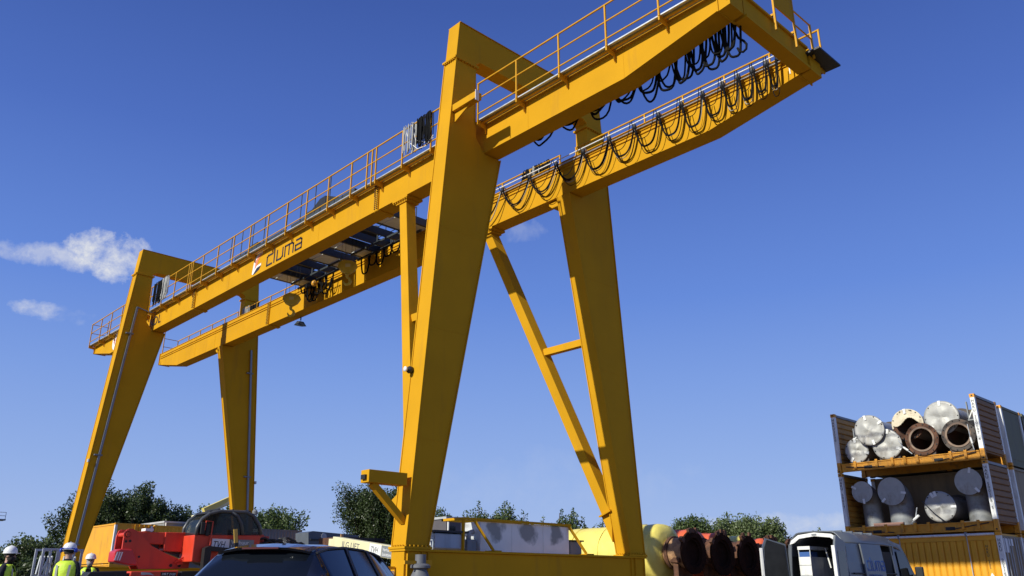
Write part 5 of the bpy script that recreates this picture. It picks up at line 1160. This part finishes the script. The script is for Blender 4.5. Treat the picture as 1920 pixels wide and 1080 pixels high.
# ================================================================== people
def person(label, loc, face, h, beard, helmet, lean=0., arm='down', earm=False):
    """face: heading angle; built 1.80 tall, then scaled"""
    t = empty('person', label, 'person', loc, face); t.scale = (h/1.80,)*3
    J = {'pel': (0, 0, .98, .16, .12), 'wa': (0, .0, 1.12, .15, .11), 'ch': (0, .0, 1.32, .18, .13), 'nk': (0, .0, 1.50, .075, .075), 'nk2': (0, .015, 1.56, .062, .065), 'hd': (0, .03, 1.65, .078, .095), 'ht': (0, .02, 1.76, .075, .09)}
    V = []; E_ = []; Rr = []; idx = {}
    def add(k, p, r, par=None):
        idx[k] = len(V); V.append(p); Rr.append(r)
        if par: E_.append((idx[par], idx[k]))
    prev = None
    for k, v in J.items(): add(k, v[:3], v[3:], prev); prev = k
    for s_ in (-1, 1):
        n = 'R' if s_ > 0 else 'L'
        add('sh'+n, (s_*.19, 0, 1.43), (.075, .075), 'ch'); 
        if arm == 'down' or s_ < 0:
            el_ = (s_*.27, -.03, 1.14); wr = (s_*.27, .08, .90)
        else:
            el_ = (s_*.30, -.04, 1.16); wr = (s_*.16, .22, 1.16)
        add('el'+n, el_, (.052, .052), 'sh'+n); add('wr'+n, wr, (.036, .034), 'el'+n)
        d = (Vector(wr)-Vector(el_)).normalized(); hp = Vector(wr)+d*.07; add('pa'+n, tuple(hp), (.042, .024), 'wr'+n)
        sidev = d.cross(Vector((1, 0, 0))).normalized()
        for q in range(4):
            b = hp+d*.035+sidev*(q-1.5)*.019; add('f%d'%q+n, tuple(b), (.011, .011), 'pa'+n); add('g%d'%q+n, tuple(b+d*(.035-.004*abs(q-1.5))+Vector((-s_*.012, 0, 0))), (.009, .009), 'f%d'%q+n)
        add('th'+n, tuple(hp-d*.02+sidev*.05), (.012, .012), 'pa'+n)
        add('hp'+n, (s_*.10, 0, .92), (.10, .10), 'pel'); add('kn'+n, (s_*.12, .03, .50), (.062, .065), 'hp'+n); add('an'+n, (s_*.12, .0, .10), (.045, .05), 'kn'+n); add('he'+n, (s_*.12, -.04, .05), (.045, .045), 'an'+n); add('to'+n, (s_*.13, .17, .045), (.045, .04), 'an'+n)
    me = bpy.data.meshes.new('body'); me.from_pydata(V, E_, []); o = bpy.data.objects.new('body_tmp', me); col.objects.link(o)
    sk = o.modifiers.new('skin', 'SKIN'); sk.use_smooth_shade = True
    for i, r in enumerate(Rr): me.skin_vertices[0].data[i].radius = r
    me.skin_vertices[0].data[0].use_root = True
    ss = o.modifiers.new('sub', 'SUBSURF'); ss.levels = 1; ss.render_levels = 1
    dg = bpy.context.evaluated_depsgraph_get(); bme = bpy.data.meshes.new_from_object(o.evaluated_get(dg)); bpy.data.objects.remove(o)
    bme.materials.clear(); bme.materials.append(CLOTH); bme.materials.append(SKIN)
    hands = [Vector(V[idx['pa'+n]]) for n in 'LR']
    for p in bme.polygons:
        c = p.center
        p.material_index = 1 if (c.z > 1.545 or min((c-hh).length for hh in hands) < .095) else 0
        p.use_smooth = True
    b = bpy.data.objects.new('body', bme); col.objects.link(b); b.parent = t
    # face
    MB().add([(-.016, .112, 1.635), (.016, .112, 1.635), (0, .142, 1.640), (0, .115, 1.69)], [(0, 1, 2), (0, 2, 3), (1, 3, 2), (0, 3, 1)]).build('nose', SKIN, b)
    for s_ in (-1, 1):
        MB().lathe([(0, 0), (.012, .002), (.014, .01), (0, .016)], (s_*.032, .105, 1.675), (0, 1, 0), 10).build('eye', BLACK, b, smooth=True)
        MB().lathe([(0, -.01), (.024, -.006), (.028, .006), (0, .012)], (s_*.082, .02, 1.655), (s_, 0, 0), 10).build('ear', SKIN, b, smooth=True)
    MB().box(-.025, .025, .108, .118, 1.602, 1.610).build('mouth', pm('lips', (.28, .11, .09), .6), b)
    if beard:
        vs = []; 
        autosmooth(MB().lathe([(0, -.075), (.05, -.065), (.075, -.02), (.085, .03), (.06, .05)], (0, .052, 1.60), (0, .12, 1), 16).build('beard', beard, b, smooth=True), 80)
    autosmooth(MB().lathe([(.086, -.05), (.098, .0), (.094, .03)], (0, .012, 1.69), (0, 0, 1), 16).build('hair', BLKH if beard is not HAIR else HAIR, b, smooth=True), 80)
    # helmet
    hm = MB(); prof = [(.125, .0), (.128, .02), (.122, .06), (.102, .10), (.065, .128), (.0, .138)]
    hm.lathe(prof, (0, .02, 1.715), (0, 0, 1), 24); hl = hm.build('hard_hat', HELM, t, smooth=True)
    br = []; 
    MB().prism([(.135*math.sin(a), .02+(.135+.055*max(0, math.cos(a))**2)*math.cos(a)) for a in [2*PI*i/28 for i in range(28)]], 'Z', 1.708, 1.720).build('brim', HELM, hl)
    MB().tube([(0, -.10, 1.76), (0, -.05, 1.83), (0, .02, 1.857), (0, .09, 1.83), (0, .14, 1.76)], .012, 6).build('crown_ridge', HELM, hl)
    if earm:
        for s_ in (-1, 1): MB().lathe([(0, 0), (.038, .0), (.045, .02), (.038, .04), (0, .045)], (s_*.118, -.03, 1.70), (s_, 0, 0), 16).build('ear_defender', EARB, hl, smooth=True)
        MB().tube([(-.13, -.03, 1.73), (-.09, -.13, 1.735), (.09, -.13, 1.735), (.13, -.03, 1.73)], .010, 6).build('ear_band', EARB, hl)
    # hi-vis vest: shell round the torso with open front and shoulder straps
    lev = [(.90, .205, .165), (1.0, .205, .165), (1.12, .20, .155), (1.25, .215, .165), (1.36, .215, .165), (1.44, .19, .13), (1.495, .125, .10)]
    ns = 28; vs = []; fs = []
    for z, rx, ry in lev:
        for j in range(ns):
            a = 2*PI*(j+.5)/ns; vs.append((rx*math.sin(a), ry*math.cos(a), z))
    for i in range(len(lev)-1):
        for j in range(ns):
            a = 2*PI*(j+1)/ns; am = (a+PI) % (2*PI)-PI; zz = (lev[i][0]+lev[i+1][0])/2
            vw = .22+max(0, zz-1.12)*1.5 if zz < 1.45 else .55
            if abs(am) < vw*.45 and zz > 1.0: continue                 # open V at the front
            if zz > 1.30 and abs(abs(am)-PI/2) < .42: continue         # arm holes
            fs.append((i*ns+j, i*ns+(j+1) % ns, (i+1)*ns+(j+1) % ns, (i+1)*ns+j))
    vst = MB().add(vs, fs).build('hi_vis_vest', HIVIS, t, smooth=True); sm = vst.modifiers.new('thick', 'SOLIDIFY'); sm.thickness = .012; sm.offset = 1
    bnd = MB(); 
    for z0_ in (1.02, 1.13):
        vs = []; fs = []
        for zz in (z0_, z0_+.045):
            for j in range(ns): a = 2*PI*(j+.5)/ns; vs.append((.222*math.sin(a), .182*math.cos(a), zz))
        for j in range(ns):
            am = (2*PI*(j+1)/ns+PI) % (2*PI)-PI
            if abs(am) < .14: continue
            fs.append((j, (j+1) % ns, ns+(j+1) % ns, ns+j))
        MB().add(vs, fs).build('reflective_band', REFL, vst)
    for s_ in (-1, 1):
        MB().add([(s_*.085, .188, 1.17), (s_*.13, .178, 1.17), (s_*.145, .155, 1.42), (s_*.10, .168, 1.42)], [(0, 1, 2, 3)]).build('reflective_band', REFL, vst)
        MB().add([(s_*.085, -.188, 1.17), (s_*.13, -.178, 1.17), (s_*.145, -.155, 1.42), (s_*.10, -.168, 1.42)], [(0, 1, 2, 3)]).build('reflective_band', REFL, vst)
    return t
def heading(v): return math.atan2(-v[0], v[1])
person('person in hi-vis vest and white hard hat looking right, at the left edge', (-2.6, -7.79, 0), heading((.55, .83)), 1.79, BLKH, 1)
person('person in hi-vis vest seen from behind with blue ear defenders on white hard hat', (-2.8, -6.63, 0), heading((-.80, .60)), 1.90, None, 1, earm=True)
person('bearded person in hi-vis vest and white hard hat facing the camera', (-7.91, -4.54, 0), heading((.93, -.36)), 1.86, HAIR, 1, arm='bent')

# ================================================================== trees
def tree(label, x, y, h, wdt, seed, mat, nl=11, dens=1., slim=.0, trunk=.2, leaf=.30, group='trees along the yard edge', low=.12):
    rnd = random.Random(seed)
    t = empty('tree', label, 'tree', (x, y, 0), group=group)
    tr = MB(); tr.tube([(0, 0, -.1), (rnd.uniform(-.1, .1), 0, h*.3), (rnd.uniform(-.2, .2), rnd.uniform(-.2, .2), h*.65), (0, 0, h*.93)], [trunk, trunk*.75, trunk*.4, .03], 7)
    vs = []; fs = []
    def leaves(c, n, r, d):
        for _ in range(n):
            while True:
                q = Vector((rnd.uniform(-1, 1), rnd.uniform(-1, 1), rnd.uniform(-1, 1)))
                if q.length < 1: break
            q *= q.length**-.3 if q.length > .05 else 1
            p = c+Vector((q.x*r, q.y*r, q.z*r*1.25))+d*rnd.uniform(-.3, .5)*r
            s_ = leaf*rnd.uniform(.5, 1.15)
            a = Vector((rnd.gauss(0, 1), rnd.gauss(0, 1), rnd.gauss(0, .8))).normalized(); b = a.orthogonal().normalized(); b = (b*math.cos(rnd.random()*6)+a.cross(b)*math.sin(rnd.random()*6)).normalized()
            i = len(vs); cc = a.cross(b)
            vs.extend([p-b*s_*.5, p+cc*s_*.32, p+b*s_*.5, p-cc*s_*.32]); fs.append((i, i+1, i+2, i+3))
    for k in range(int(nl)):
        a = 2*PI*k/nl*1.618*2+rnd.uniform(-.4, .4); zb_ = h*(low+.55*(k/nl)**.9); f_ = k/nl
        reach = wdt*.5*(1-.55*f_**1.5 if slim < .25 else 1-.72*f_)*rnd.uniform(.65, 1.1); ztip = min(h*.985, zb_+reach*(1.0+slim*1.5)*rnd.uniform(.8, 1.4)+h*.10)
        base = Vector((0, 0, zb_)); tip = Vector((math.cos(a)*reach, math.sin(a)*reach, ztip)); mid = base.lerp(tip, .55)+Vector((math.cos(a), math.sin(a), 0))*reach*.12
        tr.tube([base, mid, tip], [trunk*.35*(1-.6*f_)+.02, trunk*.2+.01, .012], 5)
        d = (tip-mid).normalized(); ln = (tip-base).length; nb = max(4, int(ln/.55))
        for j in range(nb):
            u = .22+.78*(j+.5)/nb; c = base.lerp(mid, u*2) if u < .5 else mid.lerp(tip, (u-.5)*2)
            rr = wdt*(.105 if slim < .25 else .14)*(1.15-.8*max(0, u-.3))*rnd.uniform(.6, 1.2)+.10
            c = c+Vector((rnd.gauss(0, .3), rnd.gauss(0, .3), rnd.gauss(0, .2)))*rr*1.4
            leaves(c, int(46*dens*rr*rr/.16*.75)+10, rr, d)
    for j in range(int(7+h)):
        u = .35+.66*j/(7+h); rr = wdt*(.12 if slim < .25 else .17)*(1.12-u*.92)+.08
        leaves(Vector((rnd.gauss(0, .2), rnd.gauss(0, .2), h*u)), int(40*dens*rr*rr/.16*.75)+8, rr, Vector((0, 0, 1)))
    tr.build('trunk', BARK, t, smooth=True)
    MB().add(vs, fs).build('crown', mat, t)
    return t
TREES = [
 ('dark broad tree left of the left crane leg', -64.6, 12.5, 8.3, 5.6, LEAF1, 16, 1.3, .1),
 ('tall dark broad tree right of the left crane leg', -63.8, 15.8, 9.5, 7.2, LEAF1, 20, 1.3, .15),
 ('dark tree between the left legs, right of the tallest dark one', -62.6, 18.4, 8.9, 5.6, LEAF1, 16, 1.1, .15),
 ('sparse pale tree above the telehandler boom', -62.0, 20.6, 8.2, 4.5, LEAF3, 12, .8, .3),
 ('mid green tree left of the far left leg', -60.5, 22.8, 8.4, 5.5, LEAF2, 14, 1.1, .2),
 ('feathery tree right of the far left leg', -58.4, 27.2, 8.5, 5.6, LEAF2, 14, .8, .25),
 ('large dense dark tree left of the tall near leg', -38.5, 26.5, 8.2, 6.8, LEAF1, 32, 1.9, .1),
 ('smaller bush-like tree left of the large dense one', -39.8, 24.4, 5.2, 3.0, LEAF2, 10, 1.0, .1),
 ('slim green tree right of the tall near leg', -49.2, 41.0, 8.4, 4.2, LEAF2, 12, 1.1, .3),
 ('rounded green tree above the electric cabinet', -47.0, 43.6, 9.1, 4.6, LEAF2, 14, 1.3, .1),
 ('pointed tree above the cabinet, right of the rounded one', -45.4, 45.6, 9.2, 3.4, LEAF2, 12, 1.2, .5),
 ('slender conical tree above the cabinet panels', -44.0, 46.9, 8.2, 2.4, LEAF2, 10, 1.0, .7),
 ('thin bare-topped sapling above the cabinet panels', -42.6, 48.2, 7.9, 1.9, LEAF3, 8, .45, .8),
 ('tiny conical tree between the saplings above the panels', -43.3, 47.6, 6.9, 1.3, LEAF2, 7, .8, .8),
 ('pointed tree at the right end of the cabinet', -41.5, 49.4, 8.4, 2.6, LEAF2, 10, 1.2, .6),
 ('taller pointed tree at the right end of the cabinet', -40.6, 50.2, 8.5, 2.6, LEAF2, 11, 1.1, .7),
 ('dark rounded tree beside the yellow wrapped tank', -39.7, 51.0, 7.6, 3.0, LEAF1, 11, 1.3, .3),
 ('small tree left of the foot of the far leg', -38.3, 52.2, 7.7, 2.8, LEAF2, 10, 1.0, .4),
 ('windblown tree right of the far leg above the flanged tanks', -31.6, 57.4, 7.6, 5.0, LEAF2, 14, 1.2, .3),
 ('slanting tree between the two rounder ones right of the far leg', -29.5, 58.8, 7.2, 3.4, LEAF3, 11, .9, .5),
 ('broad pale green tree left of the van', -27.3, 60.2, 7.3, 5.0, LEAF3, 15, 1.3, .3),
 ('rounded pale tree just left of the open van door', -25.6, 61.2, 7.2, 3.8, LEAF3, 13, 1.2, .3),
 ('small tree above the van roof', -21.9, 63.2, 6.2, 2.6, LEAF3, 10, 1.0, .4),
 ('tiny tree above the left rear door of the van', -23.4, 62.6, 5.4, 1.8, LEAF3, 8, .8, .5),
 ('low pale tree behind the two men on the left', -65.0, 8.7, 4.9, 3.6, LEAF3, 10, .8, .3),
 ('low green tree at the far left edge', -66.0, 6.2, 4.0, 5.0, LEAF2, 11, 1.2, 0),
 ('low dark tree behind the man with ear defenders', -63.5, 9.6, 4.4, 4.6, LEAF1, 12, 1.3, 0),
]
for i, (lb, x, y, h, wd_, mt, nl, dn, sl) in enumerate(TREES):
    near = x > -41 and y < 30
    tree(lb, x, y, h, wd_*(1.12 if sl >= .25 else 1.), 100+i, mt, nl*1.5, dn, sl, trunk=.10+h*.018, leaf=(.23 if sl < .25 else .25) if not near else .17)
hd = []; hf = []
rnd = random.Random(5)
for i in range(26000):
    y = rnd.uniform(-14, 24); x = -58+rnd.uniform(-1.6, 1.6)+1.2*math.sin(y*.5); top_ = 2.4+.5*math.sin(y*1.1)+.35*math.sin(y*2.7+1); z = top_*rnd.random()**.6
    p = Vector((x, y, z)); a = Vector((rnd.gauss(0, 1), rnd.gauss(0, 1), rnd.gauss(0, 1))).normalized(); b = a.orthogonal().normalized(); c = a.cross(b); s_ = rnd.uniform(.15, .34); k = len(hd)
    hd += [p-b*s_*.5, p+c*s_*.35, p+b*s_*.5, p-c*s_*.35]; hf.append((k, k+1, k+2, k+3))
hg = MB().add(hd, hf).build('hedge_foliage', LEAF1); hg['kind'] = 'stuff'; tag(hg, 'dark overgrown hedge along the left edge of the yard', 'hedge')
